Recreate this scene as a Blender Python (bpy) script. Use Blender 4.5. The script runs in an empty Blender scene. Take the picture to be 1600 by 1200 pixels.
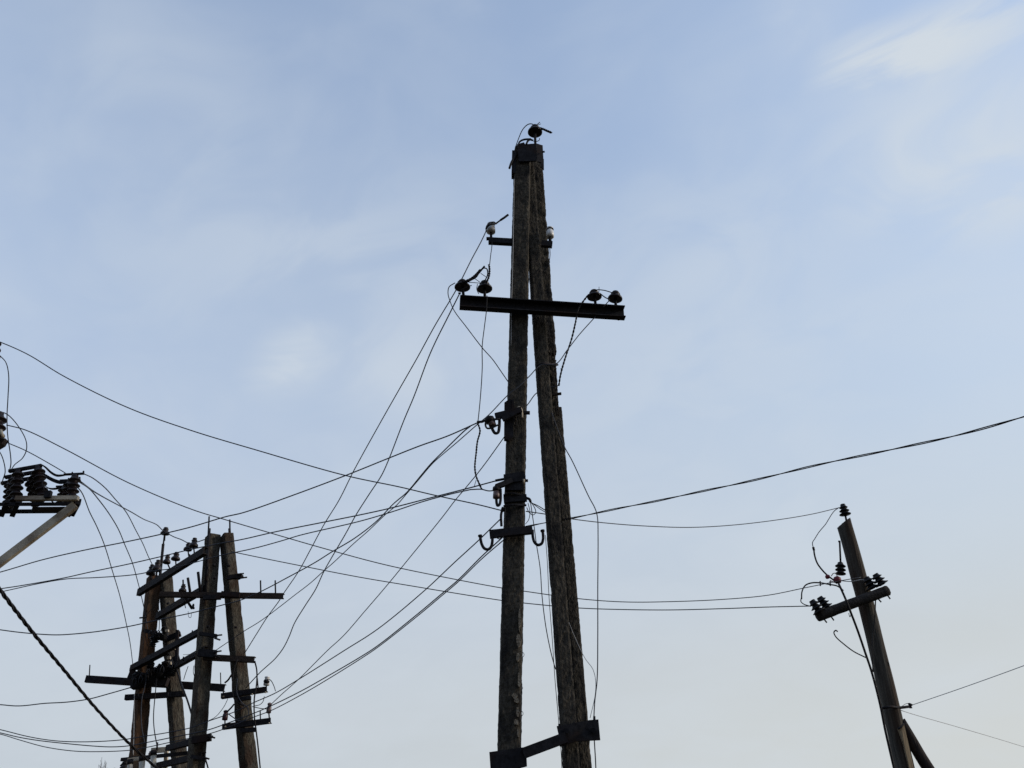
import bpy, bmesh, math, random
from mathutils import Vector, noise, Matrix

random.seed(11)
C = bpy.context.scene
COL = C.collection
V = Vector

# ---------------------------------------------------------------- camera
PITCH = math.radians(30.0)
FPX = 1400.0                       # focal length in pixels of a 1600 px wide picture
EYE = V((0, 0, 1.6))
cam_data = bpy.data.cameras.new('camera')
cam_data.sensor_width = 36.0
cam_data.lens = 36.0 * FPX / 1600.0
cam_data.clip_end = 6000
cam = bpy.data.objects.new('camera', cam_data)
COL.objects.link(cam)
cam.location = EYE
cam.rotation_euler = (math.pi / 2 + PITCH, 0, 0)
C.camera = cam

# ---------------------------------------------------------------- world
SUN_ELEV, SUN_AZ = math.radians(24), math.radians(92)     # azimuth clockwise from +Y
world = bpy.data.worlds.new('World')
C.world = world
world.use_nodes = True
wn, wl = world.node_tree.nodes, world.node_tree.links
wn.clear()


def wmath(op, a, b=None, c=None, clamp=False):
    n = wn.new('ShaderNodeMath'); n.operation = op; n.use_clamp = clamp
    for i, v in enumerate((a, b, c)):
        if v is None: continue
        if isinstance(v, (int, float)): n.inputs[i].default_value = v
        else: wl.new(v, n.inputs[i])
    return n.outputs[0]


def wramp(v, a, b, lo=0.0, hi=1.0):
    n = wn.new('ShaderNodeMapRange'); n.interpolation_type = 'SMOOTHSTEP'
    wl.new(v, n.inputs[0])
    for i, x in zip((1, 2, 3, 4), (a, b, lo, hi)): n.inputs[i].default_value = x
    return n.outputs[0]


def wmix(f, a, b):
    n = wn.new('ShaderNodeMix'); n.data_type = 'RGBA'
    for k, v in ((0, f), (6, a), (7, b)):
        if isinstance(v, (int, float)): n.inputs[k].default_value = v
        elif isinstance(v, tuple): n.inputs[k].default_value = v
        else: wl.new(v, n.inputs[k])
    return n.outputs[2]


sky = wn.new('ShaderNodeTexSky'); sky.sky_type = 'NISHITA'
sky.sun_disc = False
sky.sun_elevation = SUN_ELEV
sky.sun_rotation = SUN_AZ
sky.air_density = 1.0; sky.dust_density = 0.6; sky.ozone_density = 1.5; sky.altitude = 100
tc = wn.new('ShaderNodeTexCoord')
sep = wn.new('ShaderNodeSeparateXYZ'); wl.new(tc.outputs['Generated'], sep.inputs[0])
dx, dy, dz = sep.outputs
zc = wmath('ADD', wmath('MAXIMUM', dz, 0.0), 0.35)
qx, qy = wmath('DIVIDE', dx, zc), wmath('DIVIDE', dy, zc)      # where the ray meets the thin cloud sheet
comb = wn.new('ShaderNodeCombineXYZ'); wl.new(qx, comb.inputs[0]); wl.new(qy, comb.inputs[1])


def cloud_noise(rot, scale, detail, rough, off, dist=0.3):
    mp = wn.new('ShaderNodeMapping'); wl.new(comb.outputs[0], mp.inputs[0])
    mp.vector_type = 'TEXTURE'
    mp.inputs['Rotation'].default_value = (0, 0, rot)
    mp.inputs['Scale'].default_value = scale                    # length of a wisp along and across its run
    mp.inputs['Location'].default_value = off
    t = wn.new('ShaderNodeTexNoise'); wl.new(mp.outputs[0], t.inputs['Vector'])
    t.inputs['Scale'].default_value = 1.0; t.inputs['Detail'].default_value = detail
    t.inputs['Roughness'].default_value = rough; t.inputs['Distortion'].default_value = dist
    return t.outputs[0]


def patch(cx, cy, rot, lx, ly):                                # one soft cloud bank on the sheet
    ax, ay = wmath('SUBTRACT', qx, cx), wmath('SUBTRACT', qy, cy)
    c, s = math.cos(rot), math.sin(rot)
    u = wmath('ADD', wmath('MULTIPLY', ax, c / lx), wmath('MULTIPLY', ay, s / lx))
    v = wmath('ADD', wmath('MULTIPLY', ax, -s / ly), wmath('MULTIPLY', ay, c / ly))
    d = wmath('SQRT', wmath('ADD', wmath('MULTIPLY', u, u), wmath('MULTIPLY', v, v)))
    return wramp(d, 1.0, 0.0)


def q_of(px, py):
    x, v = (px - 800) / FPX, (600 - py) / FPX
    y, z = math.cos(PITCH) - v * math.sin(PITCH), math.sin(PITCH) + v * math.cos(PITCH)
    k = 1 / math.sqrt(x * x + y * y + z * z)
    return x * k / (z * k + 0.35), y * k / (z * k + 0.35)


def patch_px(px0, py0, px1, py1, width):                       # a bank lying between two places of the sheet
    a, b = q_of(px0, py0), q_of(px1, py1)
    rot = math.atan2(b[1] - a[1], b[0] - a[0])
    return patch((a[0] + b[0]) / 2, (a[1] + b[1]) / 2, rot, math.hypot(b[0] - a[0], b[1] - a[1]) * 0.85, width)


def run_of(px0, py0, px1, py1):
    a, b = q_of(px0, py0), q_of(px1, py1)
    return math.atan2(b[1] - a[1], b[0] - a[0])


RUN = run_of(1340, 125, 1570, 25)
n1 = cloud_noise(run_of(200, 420, 700, 330), (0.40, 0.30, 1), 4, 0.5, (3.1, 1.7, 0), 0.5)
n2 = cloud_noise(RUN, (0.24, 0.07, 1), 6, 0.55, (0.4, 5.2, 0), 1.1)
n3 = cloud_noise(RUN, (0.16, 0.12, 1), 4, 0.5, (2.4, 0.2, 0), 0.8)
veil = wramp(n1, 0.32, 0.72, 0.10, 0.34)
mott = wramp(n3, 0.36, 0.74, 0.0, 0.11)
banks = [(patch_px(1300, 70, 1390, 130, 0.06), 0.72), (patch_px(1320, 132, 1560, 30, 0.06), 1.2), (patch_px(1470, 70, 1640, 0, 0.06), 0.6),
         (patch_px(1330, 330, 1660, 140, 0.15), 0.95), (patch_px(1470, 350, 1660, 270, 0.09), 0.7),
         (patch_px(412, 545, 508, 590, 0.11), 1.25), (patch_px(520, 590, 720, 585, 0.11), 0.42),
         (patch_px(1210, 40, 1330, -10, 0.07), 0.45), (patch_px(180, 300, 660, 440, 0.20), 0.26),
         (patch_px(900, 640, 1300, 480, 0.30), 0.26), (patch_px(1060, 830, 1330, 900, 0.35), 0.2),
         (patch_px(640, 380, 760, 560, 0.25), 0.26), (patch_px(60, 60, 400, 180, 0.16), 0.18), (patch_px(1000, 420, 1300, 330, 0.2), 0.2)]
cl = wmath('ADD', veil, mott)
nb = wramp(n2, 0.36, 0.62, 0.12, 1.0)
soft = wramp(n3, 0.34, 0.62, 0.30, 1.0)
for i, (m, k) in enumerate(banks):
    t = wmath('MULTIPLY', wmath('MULTIPLY', m, k), nb if i < 3 else soft)
    # each bank thins what shows through the ones below it
    cl = wmath('SUBTRACT', 1.0, wmath('MULTIPLY', wmath('SUBTRACT', 1.0, cl), wmath('SUBTRACT', 1.0, t)))
# thin even haze, thicker towards the horizon and brighter on the sunny side
side = wramp(dx, -0.6, 0.75)
hz = wramp(dz, 0.88, 0.08, 0.18, 1.0)
hz = wmath('ADD', hz, wmath('MULTIPLY', side, 0.10), clamp=True)
haze_col = wmix(side, (1.66, 1.86, 2.20, 1), (1.98, 2.18, 2.34, 1))
low = wmix(wramp(dz, 0.34, 0.10), haze_col, wmix(side, (1.84, 2.05, 2.27, 1), (2.22, 2.29, 2.21, 1)))
rear_dim = wramp(dy, 0.25, -0.75, 1.0, 0.30)                        # added dimming of the unseen sky behind the camera, darkens the poles' near faces
shade = wn.new('ShaderNodeVectorMath'); shade.operation = 'SCALE'; wl.new(low, shade.inputs[0]); wl.new(rear_dim, shade.inputs['Scale'])
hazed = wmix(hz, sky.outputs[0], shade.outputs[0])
cloudy = wmix(wmath('MULTIPLY', cl, rear_dim), hazed, (2.20, 2.42, 2.66, 1))
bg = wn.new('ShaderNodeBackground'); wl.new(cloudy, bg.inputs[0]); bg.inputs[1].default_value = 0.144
wo = wn.new('ShaderNodeOutputWorld'); wl.new(bg.outputs[0], wo.inputs[0])

# ---------------------------------------------------------------- sun
sd = bpy.data.lights.new('sun', 'SUN'); sd.energy = 1.0; sd.angle = math.radians(10); sd.color = (1, 0.9, 0.76)
sun = bpy.data.objects.new('sun', sd); COL.objects.link(sun)
sdir = V((math.sin(SUN_AZ) * math.cos(SUN_ELEV), math.cos(SUN_AZ) * math.cos(SUN_ELEV), math.sin(SUN_ELEV)))
sun.rotation_euler = sdir.to_track_quat('Z', 'Y').to_euler()
sun.location = sdir * 30

C.view_settings.view_transform = 'Standard'; C.view_settings.look = 'None'
C.view_settings.gamma = 1; C.view_settings.use_curve_mapping = False
C.view_settings.exposure = 1.0


# ---------------------------------------------------------------- measuring helpers
def ray(px, py):
    x, v = (px - 800) / FPX, (600 - py) / FPX
    return V((x, math.cos(PITCH) - v * math.sin(PITCH), math.sin(PITCH) + v * math.cos(PITCH)))


def P(px, py, Y):                   # the point of the vertical plane at distance Y seen at that place
    r = ray(px, py)
    return EYE + r * (Y / r.y)


def mpp(px, py, Y):                 # metres per picture pixel there
    return Y / ray(px, py).y / FPX


# ---------------------------------------------------------------- materials
def mat(name, c1, c2=None, rough=0.8, scale=6, metal=0.0, bump=0.0, bscale=40, stain=None, stretch=(1, 1, 1), contrast=(0.35, 0.65), spec=0.4, stain_amt=(0.5, 0.68)):
    m = bpy.data.materials.new(name); m.use_nodes = True
    n, l = m.node_tree.nodes, m.node_tree.links
    b = n['Principled BSDF']
    b.inputs['Roughness'].default_value = rough
    b.inputs['Metallic'].default_value = metal
    b.inputs['Specular IOR Level'].default_value = spec
    g = n.new('ShaderNodeNewGeometry')
    mp = n.new('ShaderNodeMapping'); l.new(g.outputs['Position'], mp.inputs[0]); mp.inputs['Scale'].default_value = stretch
    t = n.new('ShaderNodeTexNoise'); l.new(mp.outputs[0], t.inputs['Vector'])
    t.inputs['Scale'].default_value = scale; t.inputs['Detail'].default_value = 8; t.inputs['Roughness'].default_value = 0.65
    r = n.new('ShaderNodeMapRange'); l.new(t.outputs[0], r.inputs[0])
    r.inputs[1].default_value, r.inputs[2].default_value = contrast
    mx = n.new('ShaderNodeMix'); mx.data_type = 'RGBA'
    l.new(r.outputs[0], mx.inputs[0])
    c2 = c2 or tuple(x * 0.7 for x in c1)
    mx.inputs[6].default_value = (*c2, 1); mx.inputs[7].default_value = (*c1, 1)
    out = mx.outputs[2]
    if stain:
        t2 = n.new('ShaderNodeTexNoise'); l.new(mp.outputs[0], t2.inputs['Vector']); t2.inputs['Scale'].default_value = scale * 0.23
        t2.inputs['Detail'].default_value = 5
        r2 = n.new('ShaderNodeMapRange'); l.new(t2.outputs[0], r2.inputs[0]); r2.inputs[1].default_value, r2.inputs[2].default_value = stain_amt
        m2 = n.new('ShaderNodeMix'); m2.data_type = 'RGBA'
        l.new(r2.outputs[0], m2.inputs[0]); l.new(out, m2.inputs[6]); m2.inputs[7].default_value = (*stain, 1)
        out = m2.outputs[2]
    l.new(out, b.inputs['Base Color'])
    if bump:
        t3 = n.new('ShaderNodeTexNoise'); l.new(mp.outputs[0], t3.inputs['Vector']); t3.inputs['Scale'].default_value = bscale; t3.inputs['Detail'].default_value = 6
        bp = n.new('ShaderNodeBump'); bp.inputs['Strength'].default_value = bump; bp.inputs['Distance'].default_value = 0.03
        l.new(t3.outputs[0], bp.inputs['Height']); l.new(bp.outputs[0], b.inputs['Normal'])
    return m


M_CONC = mat('weathered_concrete', (0.098, 0.085, 0.068), (0.034, 0.03, 0.025), 0.95, 34, 0, 0.7, 70, stain=(0.024, 0.022, 0.021), stretch=(1, 1, 0.45), contrast=(0.36, 0.66), spec=0.1)
M_CONC2 = mat('brown_stained_concrete', (0.115, 0.101, 0.079), (0.04, 0.035, 0.029), 0.92, 26, 0, 0.9, 50, stain=(0.05, 0.033, 0.024), stretch=(1, 1, 0.5), spec=0.1)
M_CONC3 = mat('rust_brown_concrete', (0.12, 0.062, 0.033), (0.055, 0.033, 0.022), 0.92, 14, 0, 0.7, 40, stain=(0.05, 0.04, 0.03), stretch=(1, 1, 0.3), spec=0.1)
M_CHIP = mat('broken_concrete', (0.34, 0.29, 0.22), (0.14, 0.115, 0.09), 0.95, 25, 0, 1.0, 50, spec=0.2)
M_WOOD = mat('grey_weathered_wood', (0.12, 0.11, 0.092), (0.032, 0.03, 0.027), 0.9, 22, 0, 0.7, 30, stain=(0.05, 0.032, 0.022), stretch=(1, 1, 0.07), spec=0.2)
M_WOOD2 = mat('fresh_split_wood', (0.30, 0.235, 0.15), (0.16, 0.12, 0.08), 0.9, 20, 0, 0.5, 30, stretch=(1, 1, 0.1), spec=0.2)
M_STEEL = mat('dark_rusted_steel', (0.028, 0.027, 0.031), (0.010, 0.009, 0.011), 0.8, 18, 0.0, 0.1, 60, stain=(0.026, 0.015, 0.012), spec=0.15)
M_RUST = mat('brown_rusted_steel', (0.06, 0.042, 0.034), (0.025, 0.019, 0.017), 0.85, 18, 0.0, 0.4, 60, spec=0.15)
M_GALV = mat('pale_painted_steel', (0.60, 0.50, 0.365), (0.42, 0.35, 0.26), 0.6, 12, 0.0, 0.2, 50, stain=(0.16, 0.11, 0.07), spec=0.4)
M_BROWN = mat('brown_glazed_ceramic', (0.022, 0.011, 0.009), (0.010, 0.006, 0.006), 0.42, 20, spec=0.3)
M_BLACK = mat('black_polymer', (0.013, 0.012, 0.014), (0.008, 0.008, 0.009), 0.5, 20, spec=0.2)
M_WHITE = mat('white_glazed_ceramic', (0.80, 0.78, 0.76), (0.66, 0.64, 0.62), 0.3, 30, stain=(0.5, 0.46, 0.42), spec=0.5)
M_GLAZE = mat('pinkish_stained_ceramic', (0.22, 0.15, 0.14), (0.05, 0.03, 0.03), 0.38, 26, spec=0.3, contrast=(0.42, 0.62))
M_WIRE = mat('dull_grey_wire', (0.06, 0.066, 0.085), (0.036, 0.04, 0.05), 0.65, 30, 0.0, spec=0.2)
M_PALEWIRE = mat('pale_aluminium_wire', (0.45, 0.45, 0.45), (0.32, 0.32, 0.33), 0.55, 30, 0.0, spec=0.4)
M_CABLE = mat('black_insulated_cable', (0.014, 0.012, 0.014), (0.009, 0.008, 0.009), 0.6, 30, spec=0.15)
M_RED = mat('red_plastic', (0.20, 0.018, 0.03), (0.12, 0.012, 0.02), 0.5, 30, spec=0.3)
M_MAROON = mat('maroon_ceramic', (0.07, 0.016, 0.022), (0.03, 0.01, 0.012), 0.45, 30, spec=0.3)
M_TUBE = mat('ivory_fuse_tube', (0.60, 0.55, 0.45), (0.45, 0.41, 0.33), 0.4, 20, spec=0.5)
M_SOIL = mat('dry_bare_soil', (0.085, 0.07, 0.052), (0.045, 0.037, 0.028), 0.97, 0.6, 0, 0.6, 4, stain=(0.05, 0.052, 0.026), spec=0.1)
M_BARK = mat('grey_bark', (0.10, 0.085, 0.075), (0.05, 0.042, 0.038), 0.95, 20, spec=0.1)


# ---------------------------------------------------------------- object helpers
BASE = {}


def thing(name, label, cat, loc=(0, 0, 0), group=None):
    o = bpy.data.objects.new(name, None); COL.objects.link(o)
    o.empty_display_size = 0.3
    o.location = loc; o['label'] = label; o['category'] = cat
    if group: o['group'] = group
    BASE[o.name] = V(loc)
    return o


def obj(name, bm, m, parent=None, smooth=False):
    me = bpy.data.meshes.new(name)
    bmesh.ops.recalc_face_normals(bm, faces=bm.faces)
    base = V((0, 0, 0))
    p = parent
    while p is not None and p.name not in BASE: p = p.parent
    if p is not None: base = BASE[p.name]
    for v in bm.verts: v.co -= base
    bm.to_mesh(me); bm.free()
    if smooth:
        for f in me.polygons: f.use_smooth = True
    me.materials.append(m)
    o = bpy.data.objects.new(name, me); COL.objects.link(o)
    if parent: o.parent = parent
    return o


def frame(axis, hint):
    n = axis.normalized()
    h = hint - n * hint.dot(n)
    if h.length < 1e-4:
        h = V((1, 0, 0)) - n * n.x
    h.normalize()
    return n, h, n.cross(h)


def bar(bm, a, b, w, h, up=V((0, 0, 1)), off=(0, 0)):           # rectangular bar, h along up, w across
    n, u, s = frame(b - a, up)
    vs = []
    for e in (a, b):
        for i, j in ((-1, -1), (1, -1), (1, 1), (-1, 1)):
            vs.append(bm.verts.new(e + s * (i * w / 2 + off[0]) + u * (j * h / 2 + off[1])))
    for q in ((0, 1, 2, 3), (7, 6, 5, 4), (0, 4, 5, 1), (1, 5, 6, 2), (2, 6, 7, 3), (3, 7, 4, 0)):
        bm.faces.new([vs[k] for k in q])


def prism(bm, pts, d):                                            # polygon pts extruded along d
    a = [bm.verts.new(p) for p in pts]; b = [bm.verts.new(p + d) for p in pts]
    bm.faces.new(a); bm.faces.new(b[::-1])
    for i in range(len(a)):
        j = (i + 1) % len(a)
        bm.faces.new((a[i], b[i], b[j], a[j]))


def channel(bm, a, b, web, flange, t, up=V((0, 0, 1)), front=V((0, -1, 0)), open_front=False):
    """U-section: web upright, two flanges; open_front leaves its hollow side towards the front"""
    n, u, s = frame(b - a, up)
    if s.dot(front) < 0: s = -s
    k = -1 if open_front else 1
    sec = [(0, 0), (0, web), (-flange, web), (-flange, web - t), (-t, web - t), (-t, t), (-flange, t), (-flange, 0)]
    f = lambda e: [e + s * (k * (x + flange / 2)) + u * (y - web / 2) for x, y in sec]
    A, B = [bm.verts.new(p) for p in f(a)], [bm.verts.new(p) for p in f(b)]
    for i in range(8):
        j = (i + 1) % 8
        bm.faces.new((A[i], A[j], B[j], B[i]))
    for R in (A, B):
        for q in ((0, 1, 4, 5), (1, 2, 3, 4), (0, 5, 6, 7)):
            bm.faces.new([R[x] for x in q])


def angle_bar(bm, a, b, leg, t, up=V((0, 0, 1)), front=V((0, -1, 0))):
    n, u, s = frame(b - a, up)
    if s.dot(front) < 0: s = -s
    sec = [(0, 0), (0, leg), (-t, leg), (-t, t), (-leg, t), (-leg, 0)]
    f = lambda e: [e + s * (x + leg / 2) + u * (y - leg / 2) for x, y in sec]
    A, B = [bm.verts.new(p) for p in f(a)], [bm.verts.new(p) for p in f(b)]
    for i in range(6):
        j = (i + 1) % 6
        bm.faces.new((A[i], A[j], B[j], B[i]))
    for R in (A, B):
        bm.faces.new([R[x] for x in (0, 1, 2, 3)]); bm.faces.new([R[x] for x in (0, 3, 4, 5)])


def tube(bm, pts, r, n=6, cap=True):
    rings = []
    k = len(pts)
    t0 = (pts[1] - pts[0]).normalized()
    u = t0.orthogonal().normalized()
    for i, p in enumerate(pts):
        t = (pts[min(i + 1, k - 1)] - pts[max(i - 1, 0)])
        if t.length < 1e-9: t = t0
        t.normalize()
        u = (u - t * u.dot(t))
        if u.length < 1e-6: u = t.orthogonal()
        u.normalize(); w = t.cross(u)
        rr = r[i] if isinstance(r, (list, tuple)) else r
        rings.append([bm.verts.new(p + (u * math.cos(a) + w * math.sin(a)) * rr) for a in (2 * math.pi * j / n for j in range(n))])
    for A, B in zip(rings, rings[1:]):
        for j in range(n):
            bm.faces.new((A[j], A[(j + 1) % n], B[(j + 1) % n], B[j]))
    if cap:
        bm.faces.new(rings[0][::-1]); bm.faces.new(rings[-1])


def lathe(bm, base, axis, prof, n=20):
    ax, u, w = frame(axis, V((0, 1, 0.01)))
    rings = []
    for r, h in prof:
        rings.append([bm.verts.new(base + ax * h + (u * math.cos(a) + w * math.sin(a)) * max(r, 1e-4)) for a in (2 * math.pi * j / n for j in range(n))])
    for A, B in zip(rings, rings[1:]):
        for j in range(n):
            bm.faces.new((A[j], A[(j + 1) % n], B[(j + 1) % n], B[j]))
    bm.faces.new(rings[0][::-1]); bm.faces.new(rings[-1])


def spline(pts, sub=8):
    if len(pts) < 3: 
        return [pts[0].lerp(pts[-1], i / sub) for i in range(sub + 1)]
    out = []
    q = [pts[0] * 2 - pts[1]] + pts + [pts[-1] * 2 - pts[-2]]
    for i in range(1, len(q) - 2):
        p0, p1, p2, p3 = q[i - 1], q[i], q[i + 1], q[i + 2]
        d1, d2, d3 = [max((b - a).length, 1e-6) ** 0.5 for a, b in ((p0, p1), (p1, p2), (p2, p3))]
        m1 = (p1 - p0) / d1 - (p2 - p0) / (d1 + d2) + (p2 - p1) / d2
        m2 = (p2 - p1) / d2 - (p3 - p1) / (d2 + d3) + (p3 - p2) / d3
        m1 *= d2; m2 *= d2
        for s in range(sub):
            t = s / sub
            out.append(p1 * (2 * t**3 - 3 * t * t + 1) + m1 * (t**3 - 2 * t * t + t) + p2 * (-2 * t**3 + 3 * t * t) + m2 * (t**3 - t * t))
    out.append(pts[-1].copy())
    return out


def path(pts, sub=8):
    """(x, y[, Y]) way-points; the distance between given Ys changes evenly along the way"""
    acc = [0.0]
    for a, b in zip(pts, pts[1:]): acc.append(acc[-1] + math.hypot(b[0] - a[0], b[1] - a[1]))
    key = [(acc[i], p[2]) for i, p in enumerate(pts) if len(p) > 2]
    out = []
    for i, p in enumerate(pts):
        s = acc[i]
        lo = [k for k in key if k[0] <= s + 1e-9]; hi = [k for k in key if k[0] >= s - 1e-9]
        if not lo: Y = hi[0][1]
        elif not hi: Y = lo[-1][1]
        else:
            a, b = lo[-1], hi[0]
            Y = a[1] if b[0] - a[0] < 1e-6 else a[1] + (b[1] - a[1]) * (s - a[0]) / (b[0] - a[0])
        out.append(P(p[0], p[1], Y))
    return spline(out, sub)


def px_r(pts, px):                  # radius of a wire px pixels thick at its middle
    p = pts[len(pts) // 2] - EYE
    depth = p.y * math.cos(PITCH) + p.z * math.sin(PITCH)
    return px * 0.43 * depth / FPX


WIRES = 'overhead wires strung between the poles'


def line_length(w):
    return sum((b - a).length for a, b in zip(w, w[1:]))


def carry_on(w, pts, L=30.0):
    """a wire that leaves the view runs on towards its next pole"""
    def run(p, d):
        d = d.normalized(); out = []
        for i in range(1, 121):
            t = L * i / 120
            out.append(p + d * t + V((0, 0, 0.006 * t * t)))
        return out
    if pts[0][0] < -85: w = run(w[0], w[0] - w[4])[::-1] + w
    if pts[-1][0] > 1650: w = w + run(w[-1], w[-1] - w[-5])
    return w


def wire(label, pts, px=2.0, m=None, name='overhead_wire', cat='wire', group=WIRES, r=None):
    w = path(pts, 8)
    rad = r or px_r(w, px)
    w = carry_on(w, pts)
    bm = bmesh.new(); tube(bm, w, rad, 6)
    o = obj(name, bm, m or M_WIRE, None, True)
    o['label'] = label; o['category'] = cat
    if group: o['group'] = group
    return o


def strands(bm, w, count, off, r, turns):
    """count strands wound about the line w"""
    L = [0.0]
    for a, b in zip(w, w[1:]): L.append(L[-1] + (b - a).length)
    for k in range(count):
        q = []
        for i, p in enumerate(w):
            t = (w[min(i + 1, len(w) - 1)] - w[max(i - 1, 0)]).normalized()
            u = (V((0, 0, 1)) - t * t.z)
            if u.length < 0.05: u = V((1, 0, 0)) - t * t.x
            u.normalize(); s = t.cross(u)
            a = 2 * math.pi * (turns * L[i] / L[-1] + k / count)
            q.append(p + (u * math.cos(a) + s * math.sin(a)) * off)
        tube(bm, q, r, 6)


def jumper(parent, pts, px=2.0, m=None, name='jumper_wire', sub=6):
    w = path(pts, sub)
    bm = bmesh.new(); tube(bm, w, px_r(w, px), 6)
    return obj(name, bm, m or M_CABLE, parent, True)


def twisted_jumper(parent, pts, px, turns, m=None, name='twisted_jumper_wire'):
    w = path(pts, 14)
    r = px_r(w, px)
    bm = bmesh.new(); strands(bm, w, 2, r * 0.45, r * 0.6, turns)
    return obj(name, bm, m or M_CABLE, parent, True)


def concrete_post(bm, a, b, w0, w1, d0, d1, yaw=0.0, amp=0.007, chip=0.0, step=0.05, seed=0.0, taper_face=0.86):
    """rough precast post from top a to foot b; front face turned by yaw (towards +X)"""
    L = (b - a).length
    n = max(4, int(L / step))
    front = V((math.sin(yaw), -math.cos(yaw), 0))
    ax, f, s = frame(b - a, front)
    k = 7
    rings = []
    for i in range(n + 1):
        t = i / n
        c = a.lerp(b, t)
        w, d = (w0 + (w1 - w0) * t) / 2, (d0 + (d1 - d0) * t) / 2
        loop = []
        corner = [(-w * taper_face, d), (w * taper_face, d), (w, -d), (-w, -d)]      # narrower front, as such posts are cast
        for e in range(4):
            p, q = corner[e], corner[(e + 1) % 4]
            for j in range(k):
                u = (j + 0.0) / k
                x, y = p[0] + (q[0] - p[0]) * u, p[1] + (q[1] - p[1]) * u
                edge = 1.0 if j == 0 else 0.0
                loop.append((x, y, edge))
        ring = []
        for x, y, e in loop:
            pos = c + s * x + f * y
            r = V((x, y, 0)).length
            nz = noise.noise(pos * 7 + V((seed, 0, 0))) * 0.15 + noise.noise(pos * 30 + V((0, seed, 0))) * 0.45 + noise.noise(pos * 70 + V((0, 0, seed))) * 0.55
            dsp = amp * nz - (0.006 if e else 0)
            if chip:
                cz = noise.noise(pos * 8.5 + V((seed * 2, seed, 3)))
                if cz > 0.18: dsp -= chip * (cz - 0.18) * (2.2 if e else 1.2)
            dirv = (s * x + f * y)
            pos += dirv.normalized() * dsp
            ring.append(bm.verts.new(pos))
        rings.append(ring)
    m = len(rings[0])
    for A, B in zip(rings, rings[1:]):
        for j in range(m):
            bm.faces.new((A[j], A[(j + 1) % m], B[(j + 1) % m], B[j]))
    bm.faces.new(rings[0]); bm.faces.new(rings[-1][::-1])


def to_ground(a, b, z=-0.3):        # carry the line a-b on down to height z
    t = (z - a.z) / (b.z - a.z)
    return a.lerp(b, t)


def log(bm, a, b, r0, r1, n=16, step=0.08, amp=0.008, seed=0.0, slant=0.0):
    L = (b - a).length
    k = max(3, int(L / step))
    ax, u, s = frame(b - a, V((0, -1, 0)))
    rings = []
    for i in range(k + 1):
        t = i / k
        c = a.lerp(b, t); r = r0 + (r1 - r0) * t
        ring = []
        for j in range(n):
            an = 2 * math.pi * j / n
            d = u * math.cos(an) + s * math.sin(an)
            q = c + d * r
            q += d * (amp * (noise.noise(V((q.x * 9, q.y * 9, q.z * 1.5 + seed))) - 1.1 * max(0, noise.noise(V((math.cos(an) * 5, math.sin(an) * 5, q.z * 0.9 + seed * 3))))))
            q.x += 0.03 * math.sin(q.z * 0.9 + seed)
            if i == 0: q += ax * (-slant * r * d.dot(V((1, 0, 0))))
            ring.append(bm.verts.new(q))
        rings.append(ring)
    for A, B in zip(rings, rings[1:]):
        for j in range(n):
            bm.faces.new((A[j], A[(j + 1) % n], B[(j + 1) % n], B[j]))
    bm.faces.new(rings[0]); bm.faces.new(rings[-1][::-1])


PIN_PROFILE = [(0.30, 0.10), (0.50, 0.06), (0.90, 0.0), (1.0, 0.05), (1.0, 0.16), (0.93, 0.30), (0.72, 0.42), (0.58, 0.50), (0.56, 0.62),
               (0.66, 0.72), (0.62, 0.80), (0.46, 0.84), (0.42, 0.90), (0.50, 0.96), (0.44, 1.04), (0.2, 1.08)]
SPOOL = [(0.70, 0.0), (1.0, 0.03), (1.0, 0.30), (0.92, 0.62), (0.74, 0.70), (0.70, 0.80), (0.90, 0.86), (0.86, 0.98), (0.4, 1.06)]


def pin_insulator(parent, px, py, Y, wpx, hpx, pin_to=None, m=None, prof=PIN_PROFILE, tilt=0.0, pin_px=4.5, name='insulator'):
    """(px, py) is the middle of its lower rim; its pin runs down to pin_to"""
    k = mpp(px, py, Y)
    rise = 0.5 * wpx * ray(px, py).z / ray(px, py).length          # the near rim hangs below the middle of the foot
    py -= rise * 0.9
    if prof is SPOOL: wpx, hpx = wpx * 1.08, hpx * 1.22
    hpx = max(hpx - rise * 0.75, hpx * 0.6)
    base = P(px, py, Y)
    ax = V((math.sin(tilt), 0, math.cos(tilt)))
    # seen from below, a height of hpx pixels is foreshortened
    bm = bmesh.new()
    H = hpx * k / math.cos(math.radians(30)) 
    lathe(bm, base, ax, [(r * wpx * k / 2, h * H) for r, h in prof], 22)
    o = obj(name, bm, m or M_BROWN, parent, True)
    if pin_to is not None:
        bm = bmesh.new()
        e = P(pin_to[0], pin_to[1], Y)
        tube(bm, [e, base + ax * (0.2 * H)], pin_px * k / 2, 8)
        obj('pin', bm, M_STEEL, o, True)
    return o


def shed_insulator(parent, a, b, r, sheds, m, name='insulator', core=0.5, n=22, sharp=0.35, last=1.0):
    """stack of sheds along a (foot) to b (head)"""
    L = (b - a).length
    prof = [(r * core, 0)]
    for i in range(sheds):
        z0 = (i + 0.1) / (sheds + 0.25) * L
        dz = L / (sheds + 0.25)
        rr = r * (1 + (last - 1) * i / max(1, sheds - 1))
        prof += [(r * core, z0), (rr * 0.96, z0 + dz * 0.10), (rr, z0 + dz * 0.16), (rr * 0.97, z0 + dz * 0.24), (rr * 0.66, z0 + dz * sharp * 1.5), (r * core * 1.02, z0 + dz * 0.86)]
    prof += [(r * core * 1.05, L * 0.96), (r * core * 0.9, L)]
    bm = bmesh.new(); lathe(bm, a, b - a, prof, n)
    return obj(name, bm, m, parent, True)


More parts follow.
